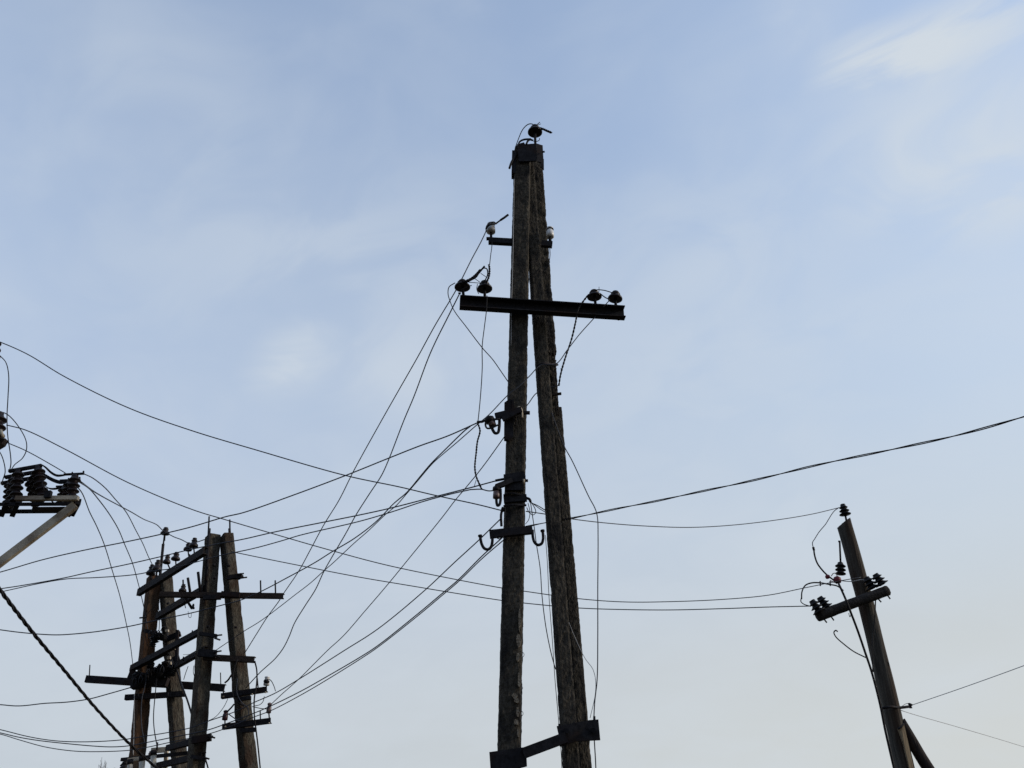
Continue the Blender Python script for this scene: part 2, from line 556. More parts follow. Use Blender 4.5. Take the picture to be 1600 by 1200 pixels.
# ================================================================ setting: ground
bm = bmesh.new()
rr = [0, 4, 8, 14, 22, 35, 60, 110, 250, 700, 2500]
prev = None
for r in rr:
    ring = []
    for j in range(48):
        a = 2 * math.pi * j / 48
        z = 0.0 if r < 30 else noise.noise(V((r * 0.02 * math.cos(a), r * 0.02 * math.sin(a), 2))) * min(2.0, r * 0.01) - 0.2
        ring.append(bm.verts.new((r * math.cos(a) if r else 0.01 * math.cos(a), r * math.sin(a) if r else 0.01 * math.sin(a), z)))
    if prev:
        for j in range(48): bm.faces.new((prev[j], prev[(j + 1) % 48], ring[(j + 1) % 48], ring[j]))
    prev = ring
g = obj('ground', bm, M_SOIL); g['kind'] = 'structure'

# ================================================================ the main pole
YM = 8.6
foot = V((P(848, 1150, YM).x, YM, 0))
mp_ = thing('power_pole', 'tall central A-frame power pole of rough dark concrete with one steel crossarm', 'power pole', foot)

# legs ------------------------------------------------------------
a, b = P(816.5, 236, YM), P(796, 1150, YM - 0.05)
kt, kb = mpp(815, 236, YM), mpp(795, 1150, YM)
bm = bmesh.new(); g0 = to_ground(a, b)
concrete_post(bm, a, g0, 27 * kt, 38 * kb, 0.20, 0.24, 0.0, 0.008, 0.016, 0.024, 1.0)
left_leg = obj('post', bm, M_CONC, mp_)
a, b = P(823.5, 240, YM + 0.13), P(889.5, 1150, YM - 0.03)
bm = bmesh.new(); g0 = to_ground(a, b)
concrete_post(bm, a, g0, 18.5 * kt, 24.5 * kb, 0.17, 0.18, 0.08, 0.008, 0.014, 0.024, 7.0, 0.9)
right_leg = obj('post', bm, M_CONC, mp_)
# third post behind the right leg: its broken upper length and the sound lower length
a, b = P(836.5, 237, YM + 0.34), P(859.5, 556, YM + 0.32)
bm = bmesh.new()
concrete_post(bm, a, b, 19 * mpp(836, 237, YM + 0.3), 20 * mpp(859, 556, YM + 0.3), 0.15, 0.16, 0.12, 0.010, 0.03, 0.024, 17.0, 0.9)
obj('broken_post_length', bm, M_CONC, mp_)
a, b = P(868.5, 641, YM + 0.30), P(909, 1150, YM + 0.25)
bm = bmesh.new(); g0 = to_ground(a, b)
concrete_post(bm, a, g0, 19 * mpp(869, 641, YM), 23 * kb, 0.16, 0.18, 0.12, 0.008, 0.018, 0.024, 13.0)
back_leg = obj('post', bm, M_CONC, mp_)
a, b = P(860, 548, YM + 0.31), P(866, 646, YM + 0.3)
bm = bmesh.new()
concrete_post(bm, a, b, 17 * mpp(869, 560, YM), 15 * mpp(869, 641, YM), 0.12, 0.12, 0.1, 0.022, 0.09, 0.024, 19.0)
obj('broken_post_end', bm, M_CONC, mp_)
bm = bmesh.new()
for x0, x1 in ((860, 870), (865, 873)):
    tube(bm, spline([P(x0, 545, YM + 0.2), P((x0 + x1) / 2 + random.uniform(-1.5, 1.5), 590, YM + 0.2), P(x1, 650, YM + 0.2)], 6), 0.006, 6)
obj('reinforcing_bar', bm, M_RUST, mp_, True)
bm = bmesh.new()
bar(bm, P(858, 617.5, YM + 0.2), P(877, 615, YM + 0.2), 0.03, 0.022)
obj('clamp_band', bm, M_RUST, mp_)
# strap about the right leg
bm = bmesh.new()
tube(bm, spline([P(837, 573, YM - 0.10), P(848, 568, YM - 0.15), P(856, 568.5, YM - 0.10), P(871, 570, YM + 0.2)], 6), 0.013, 8)
obj('strap', bm, M_STEEL, mp_, True)

# broken patches along the left leg's right arris
for i, (x, y, w, h) in enumerate([(810, 1000, 5, 24), (811.5, 965, 2.5, 40), (809, 1027, 4, 14), (810.5, 1060, 3, 26), (803.5, 1087, 6, 9), (807, 1094, 5, 11), (808.5, 1112, 3.5, 18), (806, 1128, 5, 9), (809, 1145, 3, 14)]):
    bm = bmesh.new()
    pts = []
    for j in range(11):
        an = 2 * math.pi * j / 11
        rr_ = 0.65 + 0.35 * random.random()
        pts.append(P(x + 0.5 + math.cos(an) * w * rr_ * 0.85, y + math.sin(an) * h * rr_ * 0.55, YM - 0.20))
    prism(bm, pts, V((0, 0.05, 0)))
    obj('chipped_patch', bm, M_CHIP, left_leg)
for (x, y, r) in ((816.5, 979, 2.2), (816, 1023, 3.6), (816, 1075, 2.2), (814.5, 1115, 3.6)):
    pts = [(x - 2.5 + r * 1.5 * math.sin(t), y - r * math.cos(t) * 1.3, YM - 0.1) for t in [i * 0.5 for i in range(7)]]
    jumper(left_leg, pts, 1.0, M_WIRE, 'wire_curl')

# top cap -----------------------------------------------------------
bm = bmesh.new()
pf = YM - 0.14
prism(bm, [P(808, 226, pf), P(838, 224, pf), P(838.5, 251, pf), P(811, 252, pf)], V((0, 0.02, 0)))
prism(bm, [P(838.4, 224, pf), P(848, 227, pf + 0.03), P(849.5, 254, pf + 0.03), P(839.5, 252, pf)], V((0, 0.02, 0)))
prism(bm, [P(845, 252, pf + 0.02), P(849.8, 248, pf + 0.03), P(850, 265, pf + 0.03), P(844.5, 260, pf + 0.02)], V((0, 0.02, 0)))
tube(bm, [P(847, 237.5, pf), P(851, 237, pf)], 0.012, 8)
obj('top_plate', bm, M_STEEL, mp_)
bm = bmesh.new()
bar(bm, P(803.5, 240, YM - 0.05), P(802.5, 275, YM - 0.05), 0.055, 0.12, V((0, 1, 0)))
bar(bm, P(809, 232, YM - 0.02), P(820, 229, YM - 0.02), 0.1, 0.06)
obj('side_bracket', bm, M_STEEL, mp_)
pin_insulator(mp_, 836, 215, pf + 0.05, 23, 18, (837, 250), pin_px=4)
jumper(mp_, [(800.5, 256, YM - 0.12), (803, 240, YM - 0.12), (809, 220, YM - 0.08), (817, 202, pf), (826, 194, pf), (832, 194, pf), (836, 200, pf)], 1.8)
jumper(mp_, [(796, 263, YM - 0.13), (799, 254, YM - 0.13), (805, 243, YM - 0.12), (806, 238, YM - 0.12)], 4.5)
jumper(mp_, [(809, 232, pf), (811, 222, pf), (817, 218, pf), (827, 217, pf), (833, 219, pf)], 2.2)
jumper(mp_, [(806, 232, pf), (814, 221, pf), (824, 218.5, pf), (838, 221, pf), (842.5, 219, pf), (843, 216, pf)], 1.4)
jumper(mp_, [(822, 226, pf), (825, 220, pf), (829, 217, pf)], 4.0)
twisted_jumper(mp_, [(841, 199.5, pf), (848, 201.5, pf), (855, 204.5, pf), (862, 207.5, pf)], 4.5, 3.5)
jumper(mp_, [(837, 197, pf), (840, 194, pf), (843.5, 191, pf)], 1.6)
jumper(mp_, [(841, 195, pf), (845, 193.5, pf)], 1.2)
jumper(mp_, [(803.5, 280, YM - 0.12), (802.5, 340, YM - 0.12), (801, 420, YM - 0.13), (799.5, 470, YM - 0.13), (798.5, 540, YM - 0.13)], 1.1, M_PALEWIRE, 'ground_wire')

# upper brackets and white insulators -------------------------------
yb = YM - 0.06
bm = bmesh.new()
channel(bm, P(763.5, 376.5, yb), P(826, 380, yb), 9.5 * mpp(770, 377, YM), 0.06, 0.008)
tube(bm, [P(760, 373, yb), P(766, 373, yb)], 0.022, 8)
obj('bracket', bm, M_STEEL, mp_)
pin_insulator(mp_, 767, 367, yb, 13, 15, (767.5, 375), M_WHITE, SPOOL, pin_px=4)
jumper(mp_, [(759.5, 362, yb - 0.06), (760, 354, yb - 0.06), (765, 348.5, yb - 0.06), (772, 347, yb - 0.06), (775, 349.5, yb - 0.06)], 2.2)
jumper(mp_, [(759, 358, yb - 0.06), (764, 352, yb - 0.09), (771, 350, yb - 0.08), (776, 349, yb - 0.06)], 3.4)
jumper(mp_, [(774, 350, yb - 0.06), (778, 347, yb - 0.06), (783, 343.5, yb - 0.06)], 3.0)
jumper(mp_, [(782, 344, yb - 0.06), (788, 340, yb - 0.06), (794, 335.5, yb - 0.06)], 4.2)
bm = bmesh.new()
bar(bm, P(846, 381, YM - 0.02), P(863, 382.5, YM - 0.02), 0.05, 10 * mpp(858, 382, YM))
obj('bracket', bm, M_STEEL, mp_)
pin_insulator(mp_, 859.5, 374, YM - 0.02, 11.5, 15.5, (859.5, 380), M_WHITE, SPOOL, pin_px=5)
bm = bmesh.new()
lathe(bm, P(859.5, 360, YM - 0.02), V((0, 0, 1)), [(0.03, 0), (0.045, 0.01), (0.04, 0.03), (0.015, 0.05)], 14)
obj('insulator_cap', bm, M_STEEL, mp_, True)
jumper(mp_, [(859, 387, YM - 0.05), (859.5, 398, YM - 0.05), (857, 416, YM - 0.08)], 1.4)

# crossarm -----------------------------------------------------------
ya, yc = 8.31, 8.51
cr = lambda px: ya + (yc - ya) * (px - 720) / 256.0
bm = bmesh.new()
channel(bm, P(718.5, 472.5, ya), P(976, 489, yc), 21 * mpp(760, 472, 8.4), 0.085, 0.012, open_front=True)
obj('crossarm', bm, M_STEEL, mp_)
bm = bmesh.new()
bar(bm, P(798, 478.5, cr(798) + 0.06), P(866, 483, cr(866) + 0.06), 0.04, 0.10)
obj('clamp_plate', bm, M_STEEL, mp_)
pin_insulator(mp_, 722.5, 456.5, ya + 0.01, 25, 17, (724.5, 464), pin_px=4.5, tilt=-0.03)
pin_insulator(mp_, 757.5, 459, ya + 0.03, 24, 18, (757.5, 467), pin_px=4.5, tilt=-0.07)
pin_insulator(mp_, 929, 471, yc - 0.03, 23, 16, (931, 479), pin_px=4.5, tilt=-0.05)
pin_insulator(mp_, 961, 474, yc, 23, 17, (962.5, 481), pin_px=4.5, tilt=0.12)
for x, y in ((727, 484), (760.5, 486), (934, 497), (966.5, 499.5)):
    bm = bmesh.new(); tube(bm, [P(x, y - 4, cr(x)), P(x, y, cr(x))], 0.018, 8)
    obj('nut', bm, M_STEEL, mp_)
Yj = ya - 0.08
jumper(mp_, [(727, 442, Yj), (738, 436, Yj), (745, 430, Yj), (752, 422, Yj), (757, 416, Yj)], 3.4)
jumper(mp_, [(722, 441, Yj), (735, 438, Yj), (744, 433, Yj), (750, 424, Yj), (756, 419, Yj), (760.5, 420, Yj), (762, 428, Yj), (759, 436, Yj), (755, 441, Yj)], 2.4)
twisted_jumper(mp_, [(718, 443, Yj), (726, 440, Yj), (736, 435.5, Yj), (744, 429, Yj), (751, 421, Yj)], 4.6, 5)
jumper(mp_, [(732, 441, Yj), (745, 442, Yj), (756, 443, Yj)], 1.4)
jumper(mp_, [(740, 434, Yj), (750, 441, Yj)], 1.2)
jumper(mp_, [(751, 427, Yj), (760, 433, Yj)], 1.2)
jumper(mp_, [(711, 442, Yj), (702, 448, Yj), (700, 458, Yj), (703, 470, Yj), (710, 486, Yj), (728, 510, Yj), (754, 544, Yj), (770, 562, 8.4), (784, 582, 8.42), (797, 601, 8.44)], 1.8)
twisted_jumper(mp_, [(764, 413, Yj), (765, 422, Yj), (764, 432, Yj), (760, 442, Yj)], 4.0, 4)
jumper(mp_, [(769, 374, yb - 0.03), (768.5, 385, yb - 0.06), (766.5, 400, Yj), (765, 414, Yj)], 1.6)
jumper(mp_, [(746, 444, Yj), (745, 452, Yj), (748, 459, Yj)], 1.5)
jumper(mp_, [(722, 452, Yj), (730, 448, Yj), (737, 446, Yj)], 1.6)
jumper(mp_, [(716, 458, Yj), (720, 458.5, Yj)], 3.0)
jumper(mp_, [(761, 462, Yj), (760, 485, Yj), (757, 510, Yj), (753.5, 540, 8.3), (753.5, 575, 8.35), (751, 616, 8.42), (748, 648, 8.45), (746.5, 661, 8.45)], 1.8)
twisted_jumper(mp_, [(746.5, 661, 8.4), (750, 673, 8.4), (746, 690, 8.4), (744, 708, 8.4), (742, 730, 8.4), (744, 744, 8.4), (748, 754, 8.4), (752.5, 764, 8.4)], 3.6, 12)
jumper(mp_, [(735, 765, 8.4), (752, 764.5, 8.4), (763, 767, 8.4), (772, 766.5, 8.4)], 2.2)
jumper(mp_, [(744, 750, 8.4), (741, 760, 8.4)], 1.2)
Yk = yc - 0.08
jumper(mp_, [(921, 463, Yk), (930, 453.5, Yk), (943, 453.5, Yk), (957, 457.5, Yk), (962, 459, Yk)], 1.8)
jumper(mp_, [(937, 458, Yk), (946, 465, Yk), (952, 468, Yk), (948, 474, Yk), (942, 480, Yk)], 2.0)
jumper(mp_, [(936, 456, Yk), (936, 448, Yk)], 1.0)
twisted_jumper(mp_, [(920, 460, Yk), (912, 470, Yk), (904, 482, Yk), (899, 505, Yk), (893, 530, 8.5), (883, 560, 8.55), (876, 585, 8.6), (873, 603, 8.68)], 3.6, 14)
jumper(mp_, [(876, 576, 8.55), (879, 577, 8.55)], 2.0)

# clamps on the left leg -----------------------------------------------
yf = YM - 0.19
bm = bmesh.new()                       # long steel shoe
prism(bm, [P(788, 629, yf), P(796, 623, yf), P(802.5, 626, yf), P(802, 682, yf), P(795, 687, yf), P(787.5, 686, yf)], V((0, 0.05, 0)))
prism(bm, [P(800, 623, yf - 0.01), P(803, 624, yf - 0.01), P(803, 640, yf - 0.01), P(800, 640, yf - 0.01)], V((0, 0.03, 0)))
obj('side_plate', bm, M_STEEL, mp_)
bm = bmesh.new()
bar(bm, P(774, 651, yf - 0.02), P(815, 641, yf - 0.02), 0.05, 0.065)
bar(bm, P(785, 655, yf - 0.05), P(806, 645, yf - 0.05), 0.04, 0.05)
bar(bm, P(812, 645, yf), P(828, 645, yf), 0.03, 0.03)
for x in (776, 781): tube(bm, [P(x, 646, yf), P(x, 652, yf)], 0.012, 6)
obj('clamp', bm, M_STEEL, mp_)
bm = bmesh.new()
tube(bm, spline([P(780.5, 652, yf - 0.03), P(780, 668, yf - 0.03), P(778, 676, yf - 0.03), P(774, 677, yf - 0.03), P(770, 672, yf - 0.03), P(768, 665, yf - 0.03)], 6), 0.016, 8)
tube(bm, spline([P(760, 655, yf - 0.06), P(758.5, 664, yf - 0.06), P(761, 669, yf - 0.06), P(767, 669, yf - 0.06), P(778, 664, yf - 0.06)], 6), 0.010, 8)
obj('hook', bm, M_STEEL, mp_, True)
pin_insulator(mp_, 770, 668, yf - 0.03, 11, 13, None, M_GLAZE, SPOOL, tilt=-0.3)
bm = bmesh.new(); lathe(bm, P(765.5, 657, yf - 0.03), V((-0.3, 0, 1)), [(0.03, -0.03), (0.055, -0.02), (0.05, 0.03), (0.02, 0.05)], 14)
tube(bm, [P(745, 659.5, yf - 0.06), P(753, 659, yf - 0.06), P(764, 655, yf - 0.06)], 0.014, 8)
tube(bm, [P(768, 655, yf - 0.06), P(781, 655, yf - 0.06)], 0.012, 8)
obj('tie_wire', bm, M_CABLE, mp_, True)
bm = bmesh.new()
tube(bm, spline([P(807, 639, yf - 0.02), P(811, 636, yf - 0.03), P(814.5, 639, yf - 0.03), P(815.8, 646, yf - 0.03), P(816, 653, yf - 0.03)], 5), 0.010, 8)
obj('bolt', bm, M_GALV, mp_, True)
jumper(mp_, [(804, 646, yf - 0.02), (803.5, 664, yf - 0.02), (806, 664, yf - 0.02), (809, 652, yf - 0.02)], 1.6)

bm = bmesh.new()                       # middle clamp
bar(bm, P(788, 750, yf + 0.0), P(820, 745, yf + 0.0), 0.06, 0.10)
bar(bm, P(775, 761, yf - 0.05), P(800, 751, yf - 0.02), 0.05, 0.05)
bar(bm, P(789, 757, yf + 0.01), P(818, 757, yf + 0.01), 0.05, 0.14)
tube(bm, [P(774, 751, yf), P(790, 748, yf)], 0.014, 8)
tube(bm, [P(816, 751, yf), P(825, 751, yf)], 0.016, 8)
tube(bm, [P(775, 759.5, yf - 0.05), P(781, 761, yf - 0.05)], 0.016, 8)
obj('clamp', bm, M_STEEL, mp_)
bm = bmesh.new()
tube(bm, [P(818.5, 749, yf - 0.06), P(818.5, 755, yf - 0.06)], 0.011, 8)
obj('bolt', bm, M_GALV, mp_, True)
bm = bmesh.new()
tube(bm, spline([P(782, 764, yf - 0.04), P(782, 782, yf - 0.04), P(780, 789, yf - 0.04), P(777.5, 790, yf - 0.04), P(776, 786, yf - 0.04), P(775.5, 780, yf - 0.04)], 6), 0.014, 8)
obj('hook', bm, M_STEEL, mp_, True)
pin_insulator(mp_, 775.5, 780.5, yf - 0.04, 10, 13, None, M_GLAZE, SPOOL)
bm = bmesh.new(); lathe(bm, P(775.5, 765, yf - 0.04), V((0, 0, 1)), [(0.02, -0.02), (0.04, -0.01), (0.036, 0.025), (0.015, 0.03)], 14)
obj('tie_wire', bm, M_CABLE, mp_, True)
bm = bmesh.new()
bar(bm, P(787, 781, yf + 0.04), P(823, 778, yf + 0.04), 0.04, 0.07)
tube(bm, spline([P(787, 791, yf + 0.03), P(800, 789, yf), P(822, 789.5, yf + 0.05)], 5), 0.012, 6)
tube(bm, spline([P(787, 774, yf + 0.03), P(800, 771, yf), P(822, 775, yf + 0.05)], 5), 0.012, 6)
obj('clamp_band', bm, M_STEEL, mp_)
bm = bmesh.new()
bar(bm, P(783.5, 795, yf + 0.03), P(789, 797, yf + 0.03), 0.05, 0.03)
tube(bm, spline([P(785, 796, yf + 0.02), P(783, 804, yf + 0.02), P(783.5, 822, yf + 0.02)], 5), 0.013, 8)
obj('hook', bm, M_STEEL, mp_, True)
bm = bmesh.new()                       # lower clamp with two bare hooks
bar(bm, P(765, 835, yf - 0.01), P(832, 828, yf - 0.01), 0.05, 12 * mpp(800, 832, YM))
obj('clamp', bm, M_STEEL, mp_)
for seq in (((769.5, 838), (769, 848), (767, 855), (762.5, 858.5), (757, 857), (753, 851), (750.8, 842), (750, 836)), ((832, 828), (832.5, 838), (835, 847), (840.5, 851.5), (846, 849.5), (848.5, 843), (848.5, 835), (847.5, 828))):
    bm = bmesh.new(); w = path([(x, y, yf - 0.02) for x, y in seq], 6)
    tube(bm, w, [0.0145] * len(w), 10)
    tube(bm, [w[-1] + (w[-6] - w[-1]) * 0.5, w[-1]], 0.021, 8)
    obj('hook', bm, M_STEEL, mp_, True)
jumper(mp_, [(773, 838, yf - 0.05), (780, 842, yf - 0.05), (787, 838, yf - 0.05)], 1.8)
# loose loops on the right of the left leg
Yl = YM - 0.1
jumper(mp_, [(822, 778, Yl), (827, 780, Yl), (829, 784, Yl)], 5.0)
jumper(mp_, [(829, 783, Yl), (836, 795, Yl), (837, 801, Yl), (833, 804.5, Yl), (827, 801, Yl), (823, 793, Yl)], 1.6)
jumper(mp_, [(828, 785, Yl), (840, 790, Yl), (853, 798, Yl)], 1.7)
jumper(mp_, [(829, 784, Yl), (842, 794, Yl), (853, 801, Yl)], 1.4)
jumper(mp_, [(825, 786, Yl), (828, 800, Yl), (826, 812, Yl), (821, 819, Yl)], 1.3)
jumper(mp_, [(829, 785, Yl), (832, 806, Yl), (835, 826, Yl), (838, 849, Yl), (844, 888, Yl), (847, 932, Yl), (853, 980, Yl), (861, 1020, Yl), (868, 1046, Yl)], 1.7)
jumper(mp_, [(852, 836, Yl), (855, 875, Yl), (858, 935, Yl), (863, 1000, Yl), (867, 1060, Yl), (873, 1128, Yl), (877, 1180, Yl), (880, 1260, Yl), (890, 1480, Yl), (898, 1760, Yl)], 1.3)
jumper(mp_, [(862, 645, YM - 0.05), (868, 662, YM - 0.05), (882, 698, YM), (894, 720, YM), (920, 776, YM), (930, 795, YM), (933.5, 808, YM), (934.5, 840, YM), (934, 920, YM), (934, 1000, YM), (933, 1062, YM), (929, 1100, YM), (928, 1140, YM), (931, 1200, YM), (932, 1290, YM), (936, 1500, YM), (938, 1785, YM)], 2.0, M_WIRE, 'ground_wire')
jumper(mp_, [(884, 960, YM), (900, 1000, YM), (915, 1030, YM), (926, 1045, YM), (930.5, 1062, YM), (930, 1085, YM), (922, 1122, YM)], 1.1, M_PALEWIRE, 'ground_wire')

# bottom brace between the legs -------------------------------------------
bm = bmesh.new()
yq = YM - 0.20
prism(bm, [P(764.5, 1175, yq), P(822, 1167, yq), P(823.5, 1197, yq), P(767, 1212, yq)], V((0, 0.03, 0)))
obj('collar', bm, M_STEEL, mp_)
bm = bmesh.new()
bar(bm, P(818, 1177, yq - 0.03), P(885, 1152, yq - 0.03), 0.05, 15 * mpp(850, 1160, YM))
obj('brace', bm, M_STEEL, mp_)
bm = bmesh.new()
prism(bm, [P(870, 1134.5, yq - 0.02), P(921, 1125, yq), P(935, 1124, yq), P(938, 1156, yq), P(900, 1158, yq), P(877, 1166, yq - 0.02)], V((0, 0.03, 0)))
for x, y in ((885, 1142), (927, 1141)): tube(bm, [P(x, y, yq - 0.05), P(x, y, yq)], 0.022, 8)
bar(bm, P(874, 1140, yq + 0.02), P(876, 1158, yq + 0.5), 0.02, 0.1)
bar(bm, P(929, 1128, yq + 0.02), P(928, 1146, yq + 0.5), 0.02, 0.1)
obj('collar', bm, M_STEEL, mp_)

# ================================================================ left: four-post mast
YR, YL = 13.5, 15.3
sp = thing('pole_structure', 'brown concrete posts leaning in two A-frames with tangled steel crossarms, lower left', 'power pole', V((P(330, 1150, 14.4).x, 14.4, 0)))


def post_px(t, b, wt, wb, Yt, Yb, yaw, m, seed, dep=0.22, top=0):
    a, c = P(t[0], t[1], Yt), P(b[0], b[1], Yb)
    bm = bmesh.new()
    gnd = to_ground(a, c)
    f = 0.86
    concrete_post(bm, a, gnd, wt * mpp(*t, Yt) * f, wb * mpp(*b, Yb) * f * 1.03, dep, dep * 1.15, yaw, 0.005, 0.013, 0.05, seed, 0.92)
    return obj('post', bm, m, sp)


YAW = math.radians(36)
pR1 = post_px((333, 838), (306.5, 1195), 23, 25, YR, YR - 0.1, YAW, M_CONC2, 21)
pR2 = post_px((354, 837), (388.5, 1195), 19, 28, YR, YR - 0.1, YAW, M_CONC2, 25)
pL1 = post_px((241, 902), (213.5, 1195), 22, 25, YL, YL - 0.1, YAW, M_CONC3, 31)
pL2 = post_px((259, 905), (281, 1195), 20, 24, YL, YL - 0.1, YAW, M_CONC2, 37)


def beam(x0, y0, Y0, x1, y1, Y1, hpx, m=M_STEEL, name='crossarm', kind='channel', w=0.07):
    a, b = P(x0, y0, Y0), P(x1, y1, Y1)
    h = 0.88 * hpx * mpp((x0 + x1) / 2, (y0 + y1) / 2, (Y0 + Y1) / 2)
    bm = bmesh.new()
    if kind == 'channel': channel(bm, a, b, h, w, 0.010)
    elif kind == 'angle': angle_bar(bm, a, b, h, 0.008)
    else: bar(bm, a, b, w, h)
    return obj(name, bm, m, sp)


def stick(name, x0, y0, x1, y1, Y, px, m=M_STEEL, parent=None, Y1=None):
    a, b = P(x0, y0, Y), P(x1, y1, Y if Y1 is None else Y1)
    bm = bmesh.new(); tube(bm, [a, b], px * mpp(x0, y0, Y) / 2, 8)
    return obj(name, bm, m, parent or sp, True)


yr = YR - 0.2                 # front faces of the near pair
yl = YL - 0.2
top_beam = beam(217, 926, 15.05, 322, 860, 13.02, 13)
stick('bolt', 219.5, 927, 224, 919.5, 15.0, 3.2, M_GALV)
beam(250, 929, yr - 0.06, 443.5, 931.5, yr - 0.06, 9, M_RUST)
beam(246, 963, 15.0, 320, 920, yr + 0.1, 12)
beam(206, 1044, 15.02, 320, 983, yr + 0.1, 10)
beam(205, 1047, 15.2, 262, 1018, 14.6, 6)
beam(276, 1040, 14.5, 322, 1014, yr, 10)
beam(318, 1027, yr - 0.04, 398.5, 1031, yr - 0.04, 10, M_RUST)
beam(134.5, 1061, yl + 0.45, 352, 1075, yl + 0.45, 12)
beam(196, 1090, yl - 0.03, 290, 1084, yl - 0.03, 9, kind='angle')
beam(346, 1088, yr - 0.05, 418, 1077, yr - 0.05, 9, kind='angle')
beam(348, 1136, yr - 0.05, 424, 1126, yr - 0.05, 9, kind='angle')
beam(262, 1169, 14.2, 327, 1152, yr - 0.06, 10)
beam(240, 1198, 14.6, 318, 1180, yr - 0.02, 10)
beam(203, 1054, yl - 0.1, 262, 1066, yl - 0.1, 14, kind='bar', name='clamp', w=0.12)
beam(206, 1072, yl - 0.08, 240, 1064, yl - 0.08, 11, kind='bar', name='clamp', w=0.16)
# clamps about the near posts
for x0, y0, x1, y1, h in ((310, 1020, 338, 1022, 13), (318, 934, 345, 933, 8), (346, 928, 375, 930, 9), (355, 903, 378, 899, 7), (300, 1157, 330, 1152, 12), (312, 990, 339, 994, 6), (372, 1093, 392, 1090, 6), (376, 1142, 400, 1140, 7), (255, 1042, 281, 1030, 17), (257, 1000, 282, 990, 9), (299, 1182, 322, 1186, 6), (225, 985, 250, 992, 6)):
    yy = yl - 0.07 if x0 < 295 else yr - 0.1
    beam(x0, y0, yy, x1, y1, yy, h, kind='bar', name='clamp', w=0.06)
for x, y, yy in ((335, 903, yr), (357, 884, yr), (334, 883, yr), (324.5, 979, yr), (368, 980, yr), (262, 943, yl)):
    stick('bolt', x - 1.5, y + 0.5, x + 2.5, y - 0.5, yy - 0.02, 4)
# far-right stub on the right post
beam(366, 903, yr - 0.08, 380, 901, yr - 0.08, 5, kind='bar', name='bracket', w=0.05)
stick('bolt', 371, 897, 374, 905, yr - 0.1, 5)
# vertical plates and rods
stick('rod', 321, 925, 327, 826, yr, 5)
stick('rod', 325.6, 830, 326.8, 807, yr, 2.6)
stick('rod', 359.5, 845, 358.5, 826, YR - 0.05, 4.2)
stick('rod', 359.2, 826, 359, 812, YR - 0.05, 2.6)
stick('rod', 250, 900, 255, 850, 14.9, 4.6)
stick('rod', 255, 852, 257, 836, 14.9, 2.6)
stick('rod', 313, 925, 309.5, 894, yr + 0.05, 4.5)
stick('rod', 297, 925, 293.5, 903, yr - 0.05, 4.2)
stick('rod', 286.5, 925, 286, 906, yr - 0.05, 2.6)
stick('rod', 300, 951, 287, 930, yr + 0.1, 4)
stick('rod', 407.5, 927, 407, 907, yr - 0.06, 2.4)
stick('rod', 430.5, 927, 430, 907, yr - 0.06, 2.4)
stick('rod', 139.5, 1056, 140.5, 1039, yl + 0.45, 1.8)
stick('rod', 345, 1070, 344.5, 1051, yl + 0.45, 1.6)
beam(277.5, 985, yl - 0.1, 276, 1035, yl - 0.1, 5, kind='bar', name='side_plate', w=0.07)

for x0, y0, x1, y1 in ((337, 1019, 346, 1017), (337, 1024, 344, 1027), (340, 993, 347, 992), (338, 997, 344, 1000), (327, 1150, 336, 1153), (326, 1156, 333, 1150), (374, 898, 381, 896), (372, 904, 386, 902), (320, 1183, 327, 1186), (221, 965.5, 229, 964.5)):
    stick('bolt', x0 - 3, y0, x1, y1, (yr - 0.14) if x0 > 290 else yl - 0.1, 2.6)
for x, y, h in ((230, 1030, 6), (252, 1020, 6), (300, 990, 5), (286, 1031, 5), (216, 1088, 4), (262, 1086, 4), (380, 1084, 4), (366, 1134, 4), (312, 1022, 5), (296, 870, 4), (250, 897, 4)):
    stick('stud', x, y + 2, x + 0.6, y - h, yr - 0.1 if x > 330 else (yl - 0.25 if x < 275 else 13.9), 2.0)
# insulators
pin_insulator(sp, 257.5, 837, 14.9, 14, 11, (257, 845), pin_px=2.4)
for x, y, t, Yq, w, hh in ((293, 862, (295, 869), 13.6, 13, 12), (302, 857, (303.5, 864), 13.4, 14, 14), (274, 877, (275, 885), 14.0, 14, 12), (260, 882, (266, 890), 14.2, 12, 13)):
    pin_insulator(sp, x, y, Yq, w, hh, t, pin_px=2.2)
pin_insulator(sp, 235, 900, 14.95, 14, 15, (237, 910), pin_px=3)
pin_insulator(sp, 244.5, 894, 14.85, 15, 16, (244, 905), pin_px=3)
pin_insulator(sp, 285, 926, yr - 0.05, 12, 11, (286, 930), pin_px=2)
pin_insulator(sp, 301, 952, yr + 0.3, 6, 7, None)
jumper(sp, [(287, 932, yr + 0.2), (288.5, 943, yr + 0.2), (290, 950, yr + 0.3)], 1.6)
jumper(sp, [(294, 955, yr + 0.2), (295, 964, yr + 0.2), (298, 965, yr + 0.2), (299, 958, yr + 0.2)], 0.9, M_WIRE)
